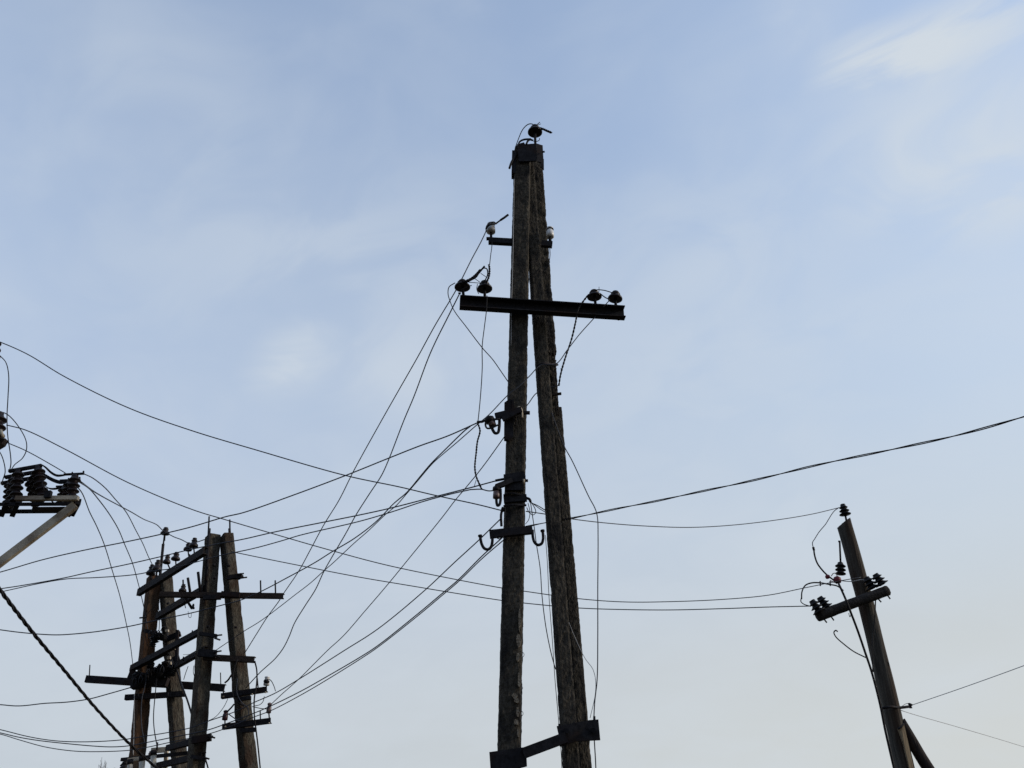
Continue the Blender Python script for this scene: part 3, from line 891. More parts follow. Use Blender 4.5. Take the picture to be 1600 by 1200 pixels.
# dark switchgear bundles on the rear pair
for cx, cy, n_, sx, sy in ((239, 999, 7, 8, 8), (218, 1062, 6, 9, 7), (246, 1047, 9, 12, 8), (256, 992, 4, 4, 9), (268, 1045, 6, 9, 9)):
    for i in range(n_):
        x, y = cx + random.uniform(-sx, sx), cy + random.uniform(-sy, sy)
        a = P(x, y + 4, yl - 0.15 - random.random() * 0.1); b = P(x + random.uniform(-3, 5), y - 5, yl - 0.2)
        shed_insulator(sp, a, b, 0.055, 3, M_BLACK, 'surge_arrester', n=14)
for k in range(16):
    x, y = 205 + k * 3.9 + random.uniform(-2, 2), 1066 - k * 1.9 + random.uniform(-4, 4)
    jumper(sp, [(x, y + 6, yl - 0.25), (x + 1, y - 2, yl - 0.3), (x + 4, y - 6, yl - 0.3), (x + 6, y - 1, yl - 0.28), (x + 5, y + 5, yl - 0.25)], 1.6, M_CABLE if k % 3 else M_WIRE)
for k in range(5):
    x, y = 232 + k * 4, 992
    jumper(sp, [(x, y + 6, yl - 0.25), (x + 1, y - 4, yl - 0.3), (x + 4, y - 7, yl - 0.3), (x + 6, y, yl - 0.28)], 1.5, M_CABLE if k % 2 else M_WIRE)
for x, y, h in ((261, 986, 4), (264, 1028, 5), (265, 1036, 6), (271, 1014, 3)):
    bm = bmesh.new(); bar(bm, P(x - 2.5, y, yl - 0.26), P(x + 2.5, y - 0.5, yl - 0.26), 0.05, h * 0.009); obj('terminal_cap', bm, M_GALV, sp)
# white insulators on the right post's small arms
pin_insulator(sp, 416, 1072, yr - 0.06, 8.5, 10, (416, 1078), M_WHITE, SPOOL, pin_px=2)
bm = bmesh.new(); lathe(bm, P(416, 1066, yr - 0.08), V((0.3, 0, 1)), [(0.02, -0.02), (0.045, 0), (0.04, 0.03), (0.01, 0.04)], 12)
obj('tie_wire', bm, M_CABLE, sp, True)
jumper(sp, [(413, 1063, yr - 0.1), (419, 1061.5, yr - 0.1), (423, 1063, yr - 0.1), (428, 1072, yr - 0.1), (430.5, 1080, yr - 0.1)], 1.5)
pin_insulator(sp, 351, 1126, yr - 0.06, 8, 10.5, (351.5, 1133), M_MAROON, SPOOL, pin_px=2.2)
pin_insulator(sp, 419.5, 1115, yr - 0.06, 7, 11, (421, 1125), M_GLAZE, SPOOL, pin_px=2.2)
stick('rod', 407, 1128, 406.5, 1111, yr - 0.06, 2.0)
stick('rod', 349, 1083, 349, 1078, yr - 0.06, 2.0)
for x, y in ((349, 1088.5), (415, 1082), (352, 1135.5), (420.5, 1130), (394, 1085)):
    stick('bolt', x - 1, y, x + 1, y - 0.3, yr - 0.12, 2.4, M_GALV)
# cables on this mast
jumper(sp, [(398, 1033, yr - 0.1), (401, 1046, yr - 0.12), (401.5, 1060, yr - 0.12), (400, 1076, yr - 0.15), (397.5, 1090, yr - 0.15), (397.5, 1120, yr - 0.15), (400, 1140, yr - 0.15), (403, 1165, yr - 0.15), (406.5, 1200, yr - 0.15), (412, 1260, yr - 0.15), (432, 1450, yr - 0.15), (446, 1630, yr - 0.15)], 3.0)
jumper(sp, [(402, 1060, yr - 0.12), (403.5, 1077, yr - 0.12)], 2.6)
jumper(sp, [(371, 1030, yr - 0.15), (365, 1050, yr - 0.16), (363, 1075, yr - 0.16), (366, 1092, yr - 0.16), (374, 1099, yr - 0.16), (381, 1103, yr - 0.16)], 2.4)
jumper(sp, [(371, 1060, yr - 0.16), (370, 1082, yr - 0.16), (378, 1098, yr - 0.16), (387, 1106, yr - 0.16), (388, 1117, yr - 0.16), (382, 1125, yr - 0.16), (374, 1127, yr - 0.16), (366, 1122, yr - 0.16), (356, 1115, yr - 0.1)], 1.8, M_WIRE)
jumper(sp, [(354, 1113, yr - 0.1), (361, 1106, yr - 0.1), (366, 1100, yr - 0.1)], 3.0)
jumper(sp, [(351, 1067, yr - 0.1), (356, 1063, yr - 0.1), (362, 1054, yr - 0.12)], 3.2)
jumper(sp, [(413, 1088, yr - 0.1), (411, 1096, yr - 0.1), (406, 1101, yr - 0.1), (398, 1103, yr - 0.1)], 1.4)
jumper(sp, [(394, 1104, yr - 0.1), (408, 1107, yr - 0.1), (418, 1108, yr - 0.1)], 1.4)
jumper(sp, [(356, 1092, yr), (350, 1104, yr), (340, 1117, yr), (334, 1122, yr), (326, 1126, yr)], 1.2)
jumper(sp, [(303, 1040, yr), (302, 1050, yr), (305, 1060, yr)], 1.2)
jumper(sp, [(294, 1041, 14), (290, 1052, 14), (287, 1062, 14)], 1.4)
jumper(sp, [(262, 1018, yl - 0.2), (275, 1045, yl - 0.2), (285, 1074, 14.2), (293, 1095, 14), (300, 1118, 13.8)], 3.4)
jumper(sp, [(277, 1045, yl - 0.2), (280, 1062, yl - 0.2), (286, 1084, yl - 0.2)], 1.8, M_RUST)
jumper(sp, [(210, 1084, yl - 0.25), (209.5, 1110, yl - 0.25), (209, 1150, yl - 0.25), (208, 1180, yl - 0.25)], 1.6, M_PALEWIRE)
jumper(sp, [(230, 1050, yl - 0.25), (227, 1070, yl - 0.25), (222, 1090, yl - 0.25), (220.5, 1115, yl - 0.25), (222, 1140, yl - 0.25), (226, 1160, yl - 0.25)], 1.8, M_WIRE)
jumper(sp, [(245, 1060, yl - 0.3), (243, 1080, yl - 0.4), (240, 1115, yl - 0.4), (241, 1140, 14.5), (245, 1164, 14.4), (246, 1172, 14.4)], 2.0)
jumper(sp, [(248, 945, yl - 0.1), (249, 975, yl - 0.1), (247, 1000, yl - 0.2)], 1.4)
jumper(sp, [(262, 930, yl - 0.2), (230, 960, yl - 0.2), (226, 985, yl - 0.2), (231, 1010, yl - 0.25)], 1.2)
jumper(sp, [(318, 1178, yr), (324, 1196, yr), (330, 1225, yr)], 3.0)
jumper(sp, [(286, 1023, 14), (298, 1022, 14), (306, 1019, yr)], 0.8, M_PALEWIRE)
# fuse tubes below
for i, (x, y, w) in enumerate(((203.5, 1191, 8), (222, 1186, 8.5), (240, 1177, 8.5))):
    a = P(x, y, 14.3 - 0.1 * i); b = P(x - 3 + i, y + 70, 14.3 - 0.1 * i)
    k = w * mpp(x, y, 14.3) / 2
    bm = bmesh.new(); tube(bm, [a, b], k, 16)
    tb = obj('fuse_tube', bm, M_TUBE, sp, True)
    bm = bmesh.new(); tube(bm, [a + (a - b).normalized() * 0.04, a - (a - b).normalized() * 0.03], k * 1.12, 16)
    obj('end_cap', bm, M_STEEL, tb, True)
bm = bmesh.new()
bar(bm, P(200, 1188, 14.5), P(228, 1184, 14.5), 0.06, 0.05)
obj('fuse_bracket', bm, M_GALV, sp)
bm = bmesh.new()
bar(bm, P(237, 1173, 14.3), P(263, 1171, 14.3), 0.07, 0.07)
bar(bm, P(260, 1174, 14.3), P(257, 1225, 14.3), 0.05, 0.05, V((0, 1, 0)))
obj('fuse_bracket', bm, M_GALV, sp)
bm = bmesh.new(); bar(bm, P(190, 1252, 14.5), P(300, 1246, 13.9), 0.06, 0.06); obj('fuse_bracket', bm, M_STEEL, sp)
bm = bmesh.new(); bar(bm, P(190, 1187, 14.75), P(300, 1176, 13.9), 0.04, 0.05); obj('fuse_bracket', bm, M_STEEL, sp)
stick('bolt', 245, 1172, 246, 1160, 14.25, 3)
pin_insulator(sp, 193, 1205, 14.9, 14, 14, None, M_BLACK)
jumper(sp, [(188, 1197, 14.8), (192, 1193, 14.8), (198, 1194, 14.8)], 3.0)
pin_insulator(sp, 233, 1187, 14.7, 9, 10, None, M_GLAZE)

# ================================================================ left edge: switch frame on a pole beyond the picture
YS = 9.0
sw = thing('switch_frame', 'three-phase switch with stacked brown insulators on a braced steel frame at left edge', 'disconnect switch', V((P(-75, 900, YS + 0.15).x, YS + 0.15, 0)))
a, b = P(-75, 480, YS + 0.2), P(-85, 1150, YS + 0.2)
bm = bmesh.new(); concrete_post(bm, a, to_ground(a, b), 0.19, 0.25, 0.19, 0.25, 0, 0.006, 0.02, 0.08, 51)
obj('post', bm, M_CONC, sw)


def sbeam(x0, y0, Y0, x1, y1, Y1, hpx, m=M_STEEL, name='crossarm', w=0.06):
    bm = bmesh.new(); channel(bm, P(x0, y0, Y0), P(x1, y1, Y1), hpx * mpp(x0, y0, Y0), w, 0.008)
    return obj(name, bm, m, sw)


sbeam(-90, 788.5, YS, 124, 787.5, YS, 5, M_STEEL, 'crossarm', 0.02)
sbeam(-90, 800, YS + 0.12, 119, 798.5, YS + 0.12, 6, M_STEEL, 'crossarm', 0.02)
sbeam(52, 796.0, YS + 0.05, 108, 795.5, YS + 0.05, 5, M_RUST, 'cross_piece')
for x in (8, 25, 112):
    bm = bmesh.new(); bar(bm, P(x + 4, 784, YS - 0.02), P(x - 6, 806, YS + 0.16), 0.05, 0.03); obj('cross_piece', bm, M_STEEL, sw)
bm = bmesh.new()
bar(bm, P(113, 782, YS - 0.06), P(127, 782, YS - 0.02), 0.05, 0.02)
bar(bm, P(122, 784, YS - 0.05), P(112, 803, YS + 0.15), 0.06, 0.06)
obj('end_plate', bm, M_STEEL, sw)
bm = bmesh.new()
bar(bm, P(118, 789, YS - 0.06), P(-80, 940, YS - 0.02), 0.05, 13 * mpp(60, 830, YS) * 0.95)
obj('strut', bm, M_GALV, sw)
bm = bmesh.new()
bar(bm, P(25, 779, YS - 0.10), P(122.5, 778.5, YS - 0.10), 0.05, 6.5 * mpp(60, 778, YS))
obj('operating_bar', bm, M_GALV, sw)
bm = bmesh.new()
bar(bm, P(70.5, 773, YS - 0.14), P(80, 772.5, YS - 0.14), 0.05, 11 * mpp(75, 773, YS))
obj('clamp', bm, M_STEEL, sw)
dxp, dyp, dY = -6, 9.5, 0.2
for ph in range(3):
    ox, oy, Y = dxp * ph, dyp * ph, YS + 0.04 + dY * ph
    kk = mpp(60, 765, Y)
    shed_insulator(sw, P(24 + ox * 0.9, 786 + oy * 0.5, Y), P(29 + ox, 733 + oy, Y), 9.6 * kk, 5, M_BROWN, core=0.5, n=20)
    shed_insulator(sw, P(66 + ox * 0.6, 779 + oy * 0.5, Y), P(59 + ox, 729 + oy, Y), 10 * kk, 5, M_BROWN, core=0.5, n=20)
    shed_insulator(sw, P(112 + ox * 1.3, 779 + oy * 0.5, Y), P(117.5 + ox * 1.3, 742 + oy, Y), 9.6 * kk, 4, M_BROWN, core=0.52, n=20)
    bm = bmesh.new()
    bar(bm, P(14 + ox, 736.5 + oy, Y), P(65 + ox, 727.5 + oy, Y), 0.04, 4.5 * kk)
    obj('contact_bar', bm, M_STEEL, sw)
    bm = bmesh.new()
    bar(bm, P(100 + ox, 741.5 + oy, Y), P(131 + ox, 740 + oy, Y), 0.03, 2.4 * kk)
    tube(bm, [P(113 + ox, 741 + oy, Y), P(113 + ox, 737.5 + oy, Y)], 0.008, 6)
    tube(bm, [P(130.5 + ox, 741.5 + oy, Y), P(130.5 + ox, 736 + oy, Y)], 0.010, 6)
    obj('terminal', bm, M_STEEL, sw)
    seq = [(64, 725.5), (72, 731), (80, 738.5), (89, 743), (100, 742.5)] if ph == 0 else [(65, 740), (75, 746), (85, 751), (95, 753.5), (104, 751.5)] if ph == 1 else [(71, 760), (78, 763.5), (88, 763.5), (98, 760.5), (104, 758)]
    w = path([(x, y, Y) for x, y in seq], 8)
    bm = bmesh.new(); wd = (3.2, 4.8, 1.8)[ph] * kk
    for i in range(len(w) - 1):
        t = math.sin(math.pi * (i + 0.5) / (len(w) - 1)) if ph != 1 else 1
        bar(bm, w[i], w[i + 1] + (w[i + 1] - w[i]) * 0.02, 0.03, wd * (0.35 + 0.65 * t))
    obj('flexible_link', bm, M_CABLE, sw)
jumper(sw, [(30, 782, YS), (40, 776, YS), (50, 782, YS)], 1.5)
jumper(sw, [(53, 790, YS), (55, 782, YS), (48, 778, YS)], 2)
jumper(sw, [(70, 768, YS - 0.02), (66, 755, YS - 0.02), (70, 748, YS)], 2.2, M_STEEL, 'lever')
jumper(sw, [(84, 786, YS - 0.02), (78, 780, YS - 0.04), (74, 775, YS - 0.05)], 2.4, M_STEEL, 'lever')
# upper insulators on the same pole, and loops
kk = mpp(0, 665, YS)
shed_insulator(sw, P(-8, 684, YS - 0.1), P(-2, 645, YS - 0.1), 13.5 * kk, 3, M_BROWN, core=0.55)
bm = bmesh.new(); prism(bm, [P(-30, 690, YS - 0.06), P(8, 684.5, YS - 0.06), P(3, 693, YS - 0.06), P(-30, 712, YS - 0.06)], V((0, 0.08, 0)))
bar(bm, P(-90, 700, YS + 0.06), P(-20, 694, YS - 0.02), 0.06, 0.10)
obj('bracket', bm, M_RUST, sw)
bm = bmesh.new(); tube(bm, [P(1, 672, YS - 0.22), P(5, 683, YS - 0.22)], 0.016, 8); obj('cap', bm, M_GALV, sw, True)
kk = mpp(0, 540, YS)
shed_insulator(sw, P(-12, 560, YS + 0.1), P(-9, 527, YS + 0.1), 11 * kk, 3, M_BROWN, core=0.55)
bm = bmesh.new(); bar(bm, P(-80, 572, YS + 0.1), P(-6, 563, YS + 0.1), 0.06, 0.08); obj('bracket', bm, M_STEEL, sw)
jumper(sw, [(-12, 545, YS), (0, 556, YS), (9, 566, YS), (13.5, 586, YS), (12.5, 620, YS), (11, 650, YS), (12, 680, YS), (16.5, 712, YS), (17, 725, YS), (15, 735, YS)], 1.8)
jumper(sw, [(-12, 646, YS - 0.1), (0, 643.5, YS - 0.1), (12, 648, YS - 0.1), (30, 668, YS - 0.1), (41, 690, YS - 0.1), (41, 704, YS - 0.1), (35, 716, YS - 0.05), (23, 726, YS), (18, 733, YS)], 1.8)
jumper(sw, [(-15, 690, YS), (0, 707, YS), (6, 722, YS), (8, 738, YS), (5, 748, YS), (3, 756, YS + 0.3)], 1.8)

# ================================================================ right: wooden pole
YW = 13.0
a, b = P(1317, 817, YW), P(1415.5, 1200, YW)
kt, kb = mpp(1318, 820, YW), mpp(1415, 1200, YW)
g0 = to_ground(a, b)
wp = thing('wooden_pole', 'grey leaning wooden pole with slant cut top, log crossarm and side prop', 'power pole', V((g0.x, g0.y, 0)))
bm = bmesh.new(); log(bm, a, g0, 11.6 * kt, 15.5 * kb, 30, 0.08, 0.008, 3, slant=0.6)
obj('pole_shaft', bm, M_WOOD, wp, True)
a, b = P(1411, 1130, YW - 0.02), P(1453, 1200, YW - 0.02)
bm = bmesh.new(); log(bm, a, to_ground(a, b), 8.5 * mpp(1411, 1130, YW), 13 * kb, 16, 0.08, 0.006, 8, slant=0.5)
obj('prop', bm, mat('dark_brown_wood', (0.045, 0.034, 0.03), (0.02, 0.016, 0.015), 0.9, 22, 0, 0.7, 30, stretch=(1, 1, 0.1), spec=0.15), wp, True)
bm = bmesh.new()
prism(bm, [P(1404, 1138, YW - 0.17), P(1409, 1134, YW - 0.17), P(1413, 1133, YW - 0.15), P(1420, 1165, YW - 0.13), P(1428, 1200, YW - 0.13), P(1421, 1200, YW - 0.16), P(1413, 1163, YW - 0.17)], V((0, 0.08, 0)))
obj('split_batten', bm, M_WOOD2, wp)
a, b = P(1277.5, 963.5, YW - 0.24), P(1388.5, 922.5, YW - 0.24)
bm = bmesh.new(); log(bm, a, b, 7.9 * mpp(1279, 963, YW), 7.7 * mpp(1387, 923, YW), 8, 0.06, 0.008, 5)
ca = obj('crossarm', bm, M_WOOD, wp, True)
ca.data.materials.clear(); ca.data.materials.append(mat('dark_tarred_wood', (0.04, 0.035, 0.033), (0.02, 0.018, 0.018), 0.9, 22, 0, 0.6, 30, spec=0.2))
tl = -0.31
uw = V((math.sin(tl), 0, math.cos(tl)))


def wins(x0, y0, x1, y1, Y, rpx, sheds=3):
    k = mpp(x0, y0, Y)
    o = shed_insulator(wp, P(x0, y0, Y), P(x1, y1, Y), rpx * k, sheds, M_BLACK, core=0.42, n=20, last=0.72)
    return o


wins(1281, 957, 1268, 938, YW - 0.30, 11)
wins(1292, 950, 1280, 933, YW - 0.20, 11)
wins(1364, 920, 1353, 902, YW - 0.20, 11)
wins(1379, 914, 1367, 897, YW - 0.26, 11)
wins(1321, 805, 1316.5, 788, YW, 9)
for x0, y0, x1, y1 in ((1288, 968, 1292, 973), (1299, 964, 1303, 969.5), (1372, 935.5, 1377, 941), (1386, 929, 1391, 936)):
    stick('bolt', x0, y0, x1, y1, YW - 0.24, 2.4, M_STEEL, wp)
stick('pin', 1324, 822, 1320.5, 803, YW, 3.2, M_STEEL, wp)
# hanging arrester
k = mpp(1313, 890, YW)
shed_insulator(wp, P(1313.5, 898, YW - 0.15), P(1313, 879, YW - 0.15), 8 * k, 3, M_BLACK, core=0.5, n=20)
stick('strap', 1312, 846, 1313.5, 881, YW - 0.15, 3.0, M_STEEL, wp)
stick('bolt', 1310, 846, 1313, 846, YW - 0.15, 3, M_STEEL, wp)
bm = bmesh.new(); lathe(bm, P(1308.5, 911, YW - 0.16), V((0.15, 0, 1)), [(0.02, 0), (0.05, 0.01), (0.058, 0.04), (0.05, 0.08), (0.02, 0.10)], 14)
obj('clamp_cap', bm, M_RED, wp, True)
bm = bmesh.new(); lathe(bm, P(1294.5, 904, YW - 0.16), V((-0.3, 0, 1)), [(0.02, 0), (0.034, 0.01), (0.036, 0.04), (0.015, 0.06)], 14)
obj('clamp_cap', bm, M_RED, wp, True)
jumper(wp, [(1311, 793, YW - 0.08), (1304, 798, YW - 0.1), (1298, 806, YW - 0.14), (1290, 819, YW - 0.16), (1280, 831, YW - 0.16), (1273, 842, YW - 0.16), (1269.5, 848, YW - 0.16), (1271, 857, YW - 0.16)], 1.6, M_WIRE)
jumper(wp, [(1271.5, 855, YW - 0.16), (1272.5, 866, YW - 0.16), (1277, 880, YW - 0.16), (1285, 891, YW - 0.16), (1294, 900, YW - 0.16), (1302, 906, YW - 0.16), (1308, 912, YW - 0.16)], 3.0)
jumper(wp, [(1270.5, 855, YW - 0.16), (1272, 860, YW - 0.16)], 4.2)
jumper(wp, [(1299, 900, YW - 0.18), (1302, 896, YW - 0.18), (1306, 896, YW - 0.18), (1308, 900, YW - 0.18)], 1.6, M_GALV)
jumper(wp, [(1297, 907, YW - 0.18), (1303, 910, YW - 0.18), (1303, 910.5, YW - 0.18)], 1.8, M_RED)
jumper(wp, [(1309, 909, YW - 0.16), (1315, 922, YW - 0.3), (1322, 938, YW - 0.36), (1329, 956, YW - 0.36), (1340, 985, YW - 0.3), (1352, 1020, YW - 0.24), (1362, 1050, YW - 0.22), (1375, 1100, YW - 0.22), (1383, 1140, YW - 0.22), (1391, 1175, YW - 0.22), (1398, 1205, YW - 0.22), (1412, 1262, YW - 0.22), (1465, 1430, YW - 0.22), (1520, 1640, YW - 0.2)], 4.4)
jumper(wp, [(1318, 923, YW - 0.3), (1309, 916, YW - 0.3), (1295, 913, YW - 0.3), (1280, 910.5, YW - 0.3), (1267, 911, YW - 0.3), (1258, 915, YW - 0.3), (1253, 925, YW - 0.3), (1252.5, 936, YW - 0.3)], 2.6)
for x in (1281.5, 1297):
    stick('clip', x, 908, x + 0.3, 915.5, YW - 0.3, 2.2, M_STEEL, wp)
jumper(wp, [(1252, 934, YW - 0.3), (1251.5, 940, YW - 0.3), (1256, 944, YW - 0.3), (1265, 947, YW - 0.28)], 1.8)
jumper(wp, [(1309, 987, YW - 0.25), (1306, 985, YW - 0.25), (1303, 988, YW - 0.25), (1306, 995, YW - 0.25), (1318, 1006, YW - 0.25), (1334, 1018, YW - 0.25), (1354, 1028, YW - 0.24)], 2.4)
jumper(wp, [(1368, 938, YW - 0.24), (1367, 965, YW - 0.24), (1365, 985, YW - 0.22), (1363, 1015, YW - 0.22), (1364, 1050, YW - 0.22)], 2.2)
jumper(wp, [(1310, 907, YW - 0.16), (1330, 908.5, YW - 0.2), (1347, 906, YW - 0.2), (1355, 908, YW - 0.2)], 1.6, M_PALEWIRE)
jumper(wp, [(1358, 908, YW - 0.24), (1366, 902, YW - 0.24)], 2.2)
jumper(wp, [(1386, 1033, YW - 0.1), (1388.5, 1036, YW - 0.1), (1389, 1041, YW - 0.1)], 1.4)
jumper(wp, [(1326, 958, YW - 0.3), (1328, 964, YW - 0.3), (1330, 958, YW - 0.3)], 1.2)
# strap with the little anchor for the thin wires
bm = bmesh.new()
tube(bm, spline([P(1377, 1108, YW - 0.1), P(1381, 1106, YW - 0.2), P(1392, 1104.5, YW - 0.22), P(1405, 1105.5, YW - 0.08), P(1420, 1104, YW - 0.02)], 6), 0.017, 8)
tube(bm, [P(1405, 1107, YW - 0.06), P(1420, 1105, YW - 0.04)], 0.011, 6)
lathe(bm, P(1422, 1103, YW), V((0.35, 0, 0.9)), [(0.015, -0.03), (0.035, -0.02), (0.018, 0.0), (0.036, 0.025), (0.01, 0.035)], 12)
obj('anchor_strap', bm, M_STEEL, wp, True)
jumper(wp, [(1410, 1103, YW - 0.05), (1416, 1099.5, YW), (1422, 1098.5, YW)], 0.9, M_WIRE)
bm = bmesh.new(); tube(bm, spline([P(1403, 1139, YW - 0.19), P(1408, 1136, YW - 0.19), P(1412, 1131, YW - 0.15)], 4), 0.013, 8)
obj('strap', bm, M_STEEL, wp, True)

# ================================================================ wires
wire('highest wire from left edge, sagging to a hook on the central pole', [(-70, 512, 9.1), (-9, 531, 9.0), (42, 553), (100, 588), (200, 637), (300, 673), (400, 703), (540, 743), (625, 761), (680, 774), (745, 788), (785, 798, 8.45)], 2.0)
wire('slack wire from the central pole up to the top insulator of the wooden pole', [(822, 799, 8.6), (850, 803), (895, 811), (950, 817.5), (1010, 822), (1080, 824), (1150, 820), (1220, 811.5), (1270, 803), (1312, 793, 13)], 1.7)
wire('long wire from the left edge insulator passing behind central pole to wooden pole shaft', [(10, 664, 8.9), (40, 672), (100, 701), (200, 754), (300, 796), (352, 812), (420, 832), (510, 858), (600, 882), (690, 901), (783, 918.5), (821, 924), (905, 935.5), (975, 940.5), (1050, 940), (1130, 936.5), (1200, 930), (1260, 918), (1310, 908), (1345, 902, 12.8)], 1.7)
wire('wire from brown posts passing behind central pole to left end of log crossarm', [(362, 862, 13.3), (420, 874), (470, 884), (560, 901.5), (640, 915), (700, 925), (783, 938), (821, 942.5), (905, 950), (980, 952.5), (1050, 953), (1130, 951), (1200, 948.5), (1265, 947, 12.7)], 1.7)
wire('topmost wire rising from left edge under the strut to the central pole upper hook', [(-120, 925, 12.6), (0, 894, 12), (65, 875), (130, 860), (200, 846), (255, 834), (300, 823), (352, 807.5), (380, 801), (460, 773), (545, 741), (607, 716), (655, 697), (700, 681), (745, 661, 8.4)], 2.3)
wire('straight wire from left edge ending on the middle clamp bolt of central pole', [(-120, 940, 12.6), (0, 920, 12), (30, 915.5), (100, 903), (140, 894), (200, 881.5), (250, 870), (300, 858), (340, 850), (380, 842.5), (430, 831), (500, 817), (560, 805), (610, 794), (680, 776), (735, 762), (776, 751, 8.42)], 2.1)
wire('wire through the brown insulator pair, ending on small middle insulator of central pole', [(-120, 950, 12.7), (5, 924, 12.1), (60, 912), (105, 904.5), (150, 902.5), (200, 899), (222, 896), (240, 892), (265, 889), (300, 880), (340, 869), (368, 863), (400, 856), (440, 845), (470, 836), (560, 815), (610, 800.5), (660, 784), (700, 773), (735, 765, 8.4)], 1.9)
wire('wire dipping from left edge, crossing brown posts below their top, to central upper hook', [(-120, 965, 13.4), (0, 984, 13.2), (40, 989), (85, 992), (110, 991), (150, 987), (200, 979), (250, 968), (300, 957.5), (345, 946, 12.6), (375, 938), (406, 925), (450, 902), (492, 879), (519, 862), (551, 843), (577, 824), (593, 810), (615, 787), (636, 769), (657, 744), (673, 725), (695, 703), (727, 672), (735, 666, 8.38)], 2.1)
wire('wire from brown posts crossing the central pole front to its crossarm right end', [(336, 1017, 13.2), (355, 1004), (380, 987), (406, 971), (432, 952), (459, 931), (485, 911), (506, 892), (521, 879), (553, 849), (577, 828), (601, 805), (620, 789), (634, 773), (652, 752), (676, 724), (694, 708), (713, 692), (745, 664, 8.45), (764, 648, 8.4), (795, 616, 8.36), (812, 603, 8.36), (828, 587, 8.38), (846, 570, 8.4), (868, 569, 8.42), (887, 546, 8.43), (905, 523, 8.44), (931, 494, 8.46)], 1.9)
wire('steep wire from the white insulator on the left bracket down to rightmost brown post', [(760, 360, 8.5), (752, 377), (737, 405), (722, 435, 8.38), (711, 456), (680, 508), (652, 559), (620, 615), (590, 668), (552, 737), (530, 781), (506, 820), (485, 859), (467, 892), (444, 926), (436, 939), (417, 965), (400, 992), (382, 1021, 13.3)], 1.9)
wire('steep wire from crossarm left end with a slack bend at rightmost brown post', [(719, 457, 8.3), (699, 497), (680, 535), (669, 560), (647, 619), (631, 657), (607, 719), (596, 743), (577, 772), (556, 805), (540, 834), (523, 863), (506, 893), (493, 921), (477, 946), (460, 974), (452, 994), (443, 1012), (430, 1029), (406, 1051), (384, 1075, 13.3)], 1.9)
wire('straight wire from between the central legs to the lowest brown-post arm insulator', [(873, 602, 8.75), (840, 613, 8.75), (826, 630, 8.76), (806, 657, 8.76), (787, 684, 8.76), (753, 731), (727, 763), (711, 782), (692, 807), (633, 880), (606, 913), (570, 955), (537, 993), (511, 1017), (467, 1061), (440, 1085), (420, 1104, 13.1)], 1.7)
wire('wire from left edge past the maroon insulator, ending just above the bare hooks', [(-130, 1112, 14.0), (0, 1140, 13.9), (40, 1150), (70, 1155.5), (100, 1158.5), (140, 1159), (190, 1156), (228, 1150), (260, 1145), (300, 1136.5), (325, 1127), (351, 1118, 13.05), (372, 1110), (396, 1098), (430, 1083), (469, 1060), (537, 1017), (590, 983), (663, 923), (711, 878), (747, 845), (783, 810, 8.4)], 1.7)
wire('upper of two close wires ending below the bare hooks of central pole', [(-130, 1118, 14.2), (0, 1145, 14.1), (30, 1152), (60, 1157), (100, 1161.5), (150, 1166), (175, 1167), (200, 1165.5), (230, 1160), (265, 1153), (325, 1140.5), (350, 1132, 13.1), (395, 1115, 13.08), (421, 1104), (470, 1080), (511, 1057), (564, 1026), (590, 1009), (653, 959), (690, 928), (716, 906), (753, 869), (787, 838, 8.42)], 1.8)
wire('lower of two close wires ending below the bare hooks of central pole', [(-130, 1120, 14.4), (0, 1147, 14.3), (30, 1156), (70, 1167), (110, 1173), (140, 1174.5), (200, 1172.5), (228, 1168), (265, 1160), (325, 1147), (350, 1139, 13.1), (395, 1121, 13.05), (424, 1110), (470, 1086), (511, 1062), (564, 1029), (590, 1011.5), (653, 962), (690, 931), (716, 909), (753, 873), (789, 842, 8.42)], 1.6)
wire('short slack wire from left edge to the clamps of the leftmost brown post', [(-120, 1090, 16.5), (0, 1101), (30, 1103), (70, 1099), (105, 1097), (140, 1092), (170, 1084), (205, 1074, 15.1)], 1.9)
DROP = 'drop wires from the switch frame to the brown posts'
wire('drop wire from switch frame tip curving down to the brown insulator pair', [(130, 740, 9.05), (145, 747), (165, 763), (180, 780), (197, 800), (213, 830), (223, 849), (232, 870), (239, 884, 14.8)], 1.7, group=DROP)
wire('drop wire from switch frame to the insulator on the tall thin rod', [(124, 751, 9.25), (150, 770), (190, 792), (205, 800), (225, 811.5), (245, 820), (256, 830, 14.85), (270, 838, 14.7), (283, 843), (296, 849), (304, 848), (320, 843, 13.3)], 1.7, group=DROP)
wire('drop wire from switch frame passing behind the tip of the uppermost slanting beam', [(122, 752, 9.25), (140, 764), (152, 778), (170, 802), (185, 827), (195, 851), (207, 880), (215, 908), (221, 932, 15.2), (226, 955), (231, 985, 15.1)], 1.7, group=DROP)
wire('leftmost drop wire from switch frame, down to a lower slanting beam', [(117, 757, 9.45), (128, 770), (140, 800), (150, 820), (160, 843), (166, 860), (175, 890), (187, 930), (197, 973), (203, 1003), (208, 1042, 15.1)], 1.7, group=DROP)
wire('short wire from left edge slanting down to the switch frame terminal', [(-40, 668, 9.0), (5, 689), (40, 704), (80, 726), (102, 739, 9.02)], 1.7)
# heavy twisted cable
w = path([(-90, 800, 5.0), (-40, 868), (0, 922), (50, 987), (100, 1047), (150, 1107), (200, 1160), (240, 1196), (303, 1247, 13.3)], 26)
seen = line_length(w)
w = carry_on(w, [(-90, 0), (0, 0)])
bm = bmesh.new(); strands(bm, w, 3, 0.0095, 0.0085, 15 * line_length(w) / seen)
o = obj('bundled_cable', bm, M_CABLE, None, True)
o['label'] = 'thick black twisted cable descending across the bottom left corner'; o['category'] = 'cable'
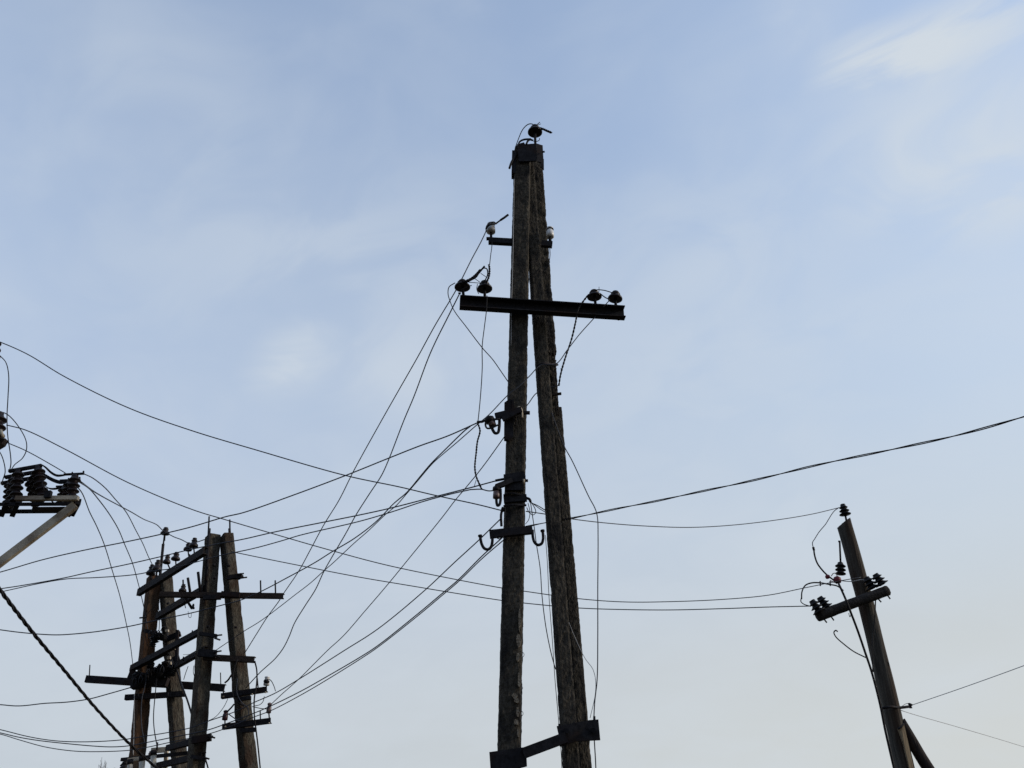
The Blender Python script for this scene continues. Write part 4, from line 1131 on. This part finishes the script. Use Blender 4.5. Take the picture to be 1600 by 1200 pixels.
# paired cable leaving to the right
R0 = [(822, 823, 8.5), (851, 817, 8.7), (894, 809.5), (930, 802), (968, 794), (1020, 784), (1067, 774), (1109, 765), (1157, 755), (1211, 742.5), (1262, 730), (1300, 721.5), (1400, 701), (1500, 679), (1600, 651), (1740, 607, 5.4)]
w = path(R0, 14)
seen = line_length(w)
w = carry_on(w, R0)
bm = bmesh.new(); strands(bm, w, 2, 0.0055, 0.0046, 5.5 * line_length(w) / seen)
o = obj('bundled_cable', bm, M_CABLE, None, True)
o['label'] = 'dark paired cable rising from the central pole to the right edge'; o['category'] = 'cable'
THIN = 'thin pale wires tied to the wooden pole'
wire('thin pale wire rising to the right edge from the wooden pole strap', [(1424, 1102, 13), (1500, 1076), (1600, 1040), (1720, 994, 9)], 1.3, M_PALEWIRE, group=THIN)
wire('thin pale wire falling to the right edge from beneath the wooden pole strap', [(1408, 1110, 12.95), (1430, 1117), (1500, 1137), (1600, 1167), (1720, 1206, 22)], 1.1, M_PALEWIRE, group=THIN)

# ================================================================ far bare tree
YT = 45.0
base = V((P(186, 1200, YT).x, YT, -0.3))
tr = thing('bare_tree', 'far leafless tree whose twig tips show at the bottom left', 'tree', base)
tip = P(162, 1186, YT)
bm = bmesh.new()
tube(bm, [base, base + V((0.05, 0, 1.6)), base + V((-0.02, 0, 3.2))], [0.22, 0.16, 0.12], 10)
obj('trunk', bm, M_BARK, tr, True)
bm = bmesh.new()


def branch(p, d, L, r, lvl):
    q = p.copy(); pts = [q.copy()]; rad = [r]
    n = 5
    for i in range(n):
        d = (d + V((random.uniform(-.16, .16), random.uniform(-.16, .16), random.uniform(-.02, .14)))).normalized()
        q = q + d * (L / n); pts.append(q.copy()); rad.append(r * (1 - 0.75 * (i + 1) / n))
        if lvl < 4 and i >= 1:
            for _ in range(2):
                dd = (d + V((random.uniform(-.8, .8), random.uniform(-.8, .8), random.uniform(-.1, .5)))).normalized()
                branch(q, dd, L * random.uniform(.40, .6), rad[-1] * 0.7, lvl + 1)
    tube(bm, pts, [max(x, 0.011) for x in rad], 4 if lvl > 1 else 6)


for i in range(6):
    an = i * 1.05
    branch(base + V((0, 0, 2.5 + 0.12 * i)), V((math.cos(an) * 0.38, math.sin(an) * 0.38, 1)).normalized(), 2.6, 0.07, 1)
crown = obj('crown', bm, M_BARK, tr)
top = max(v.co.z for v in crown.data.vertices) + base.z
tr.scale = (0.6, 0.6, (tip.z - base.z) / (top - base.z))
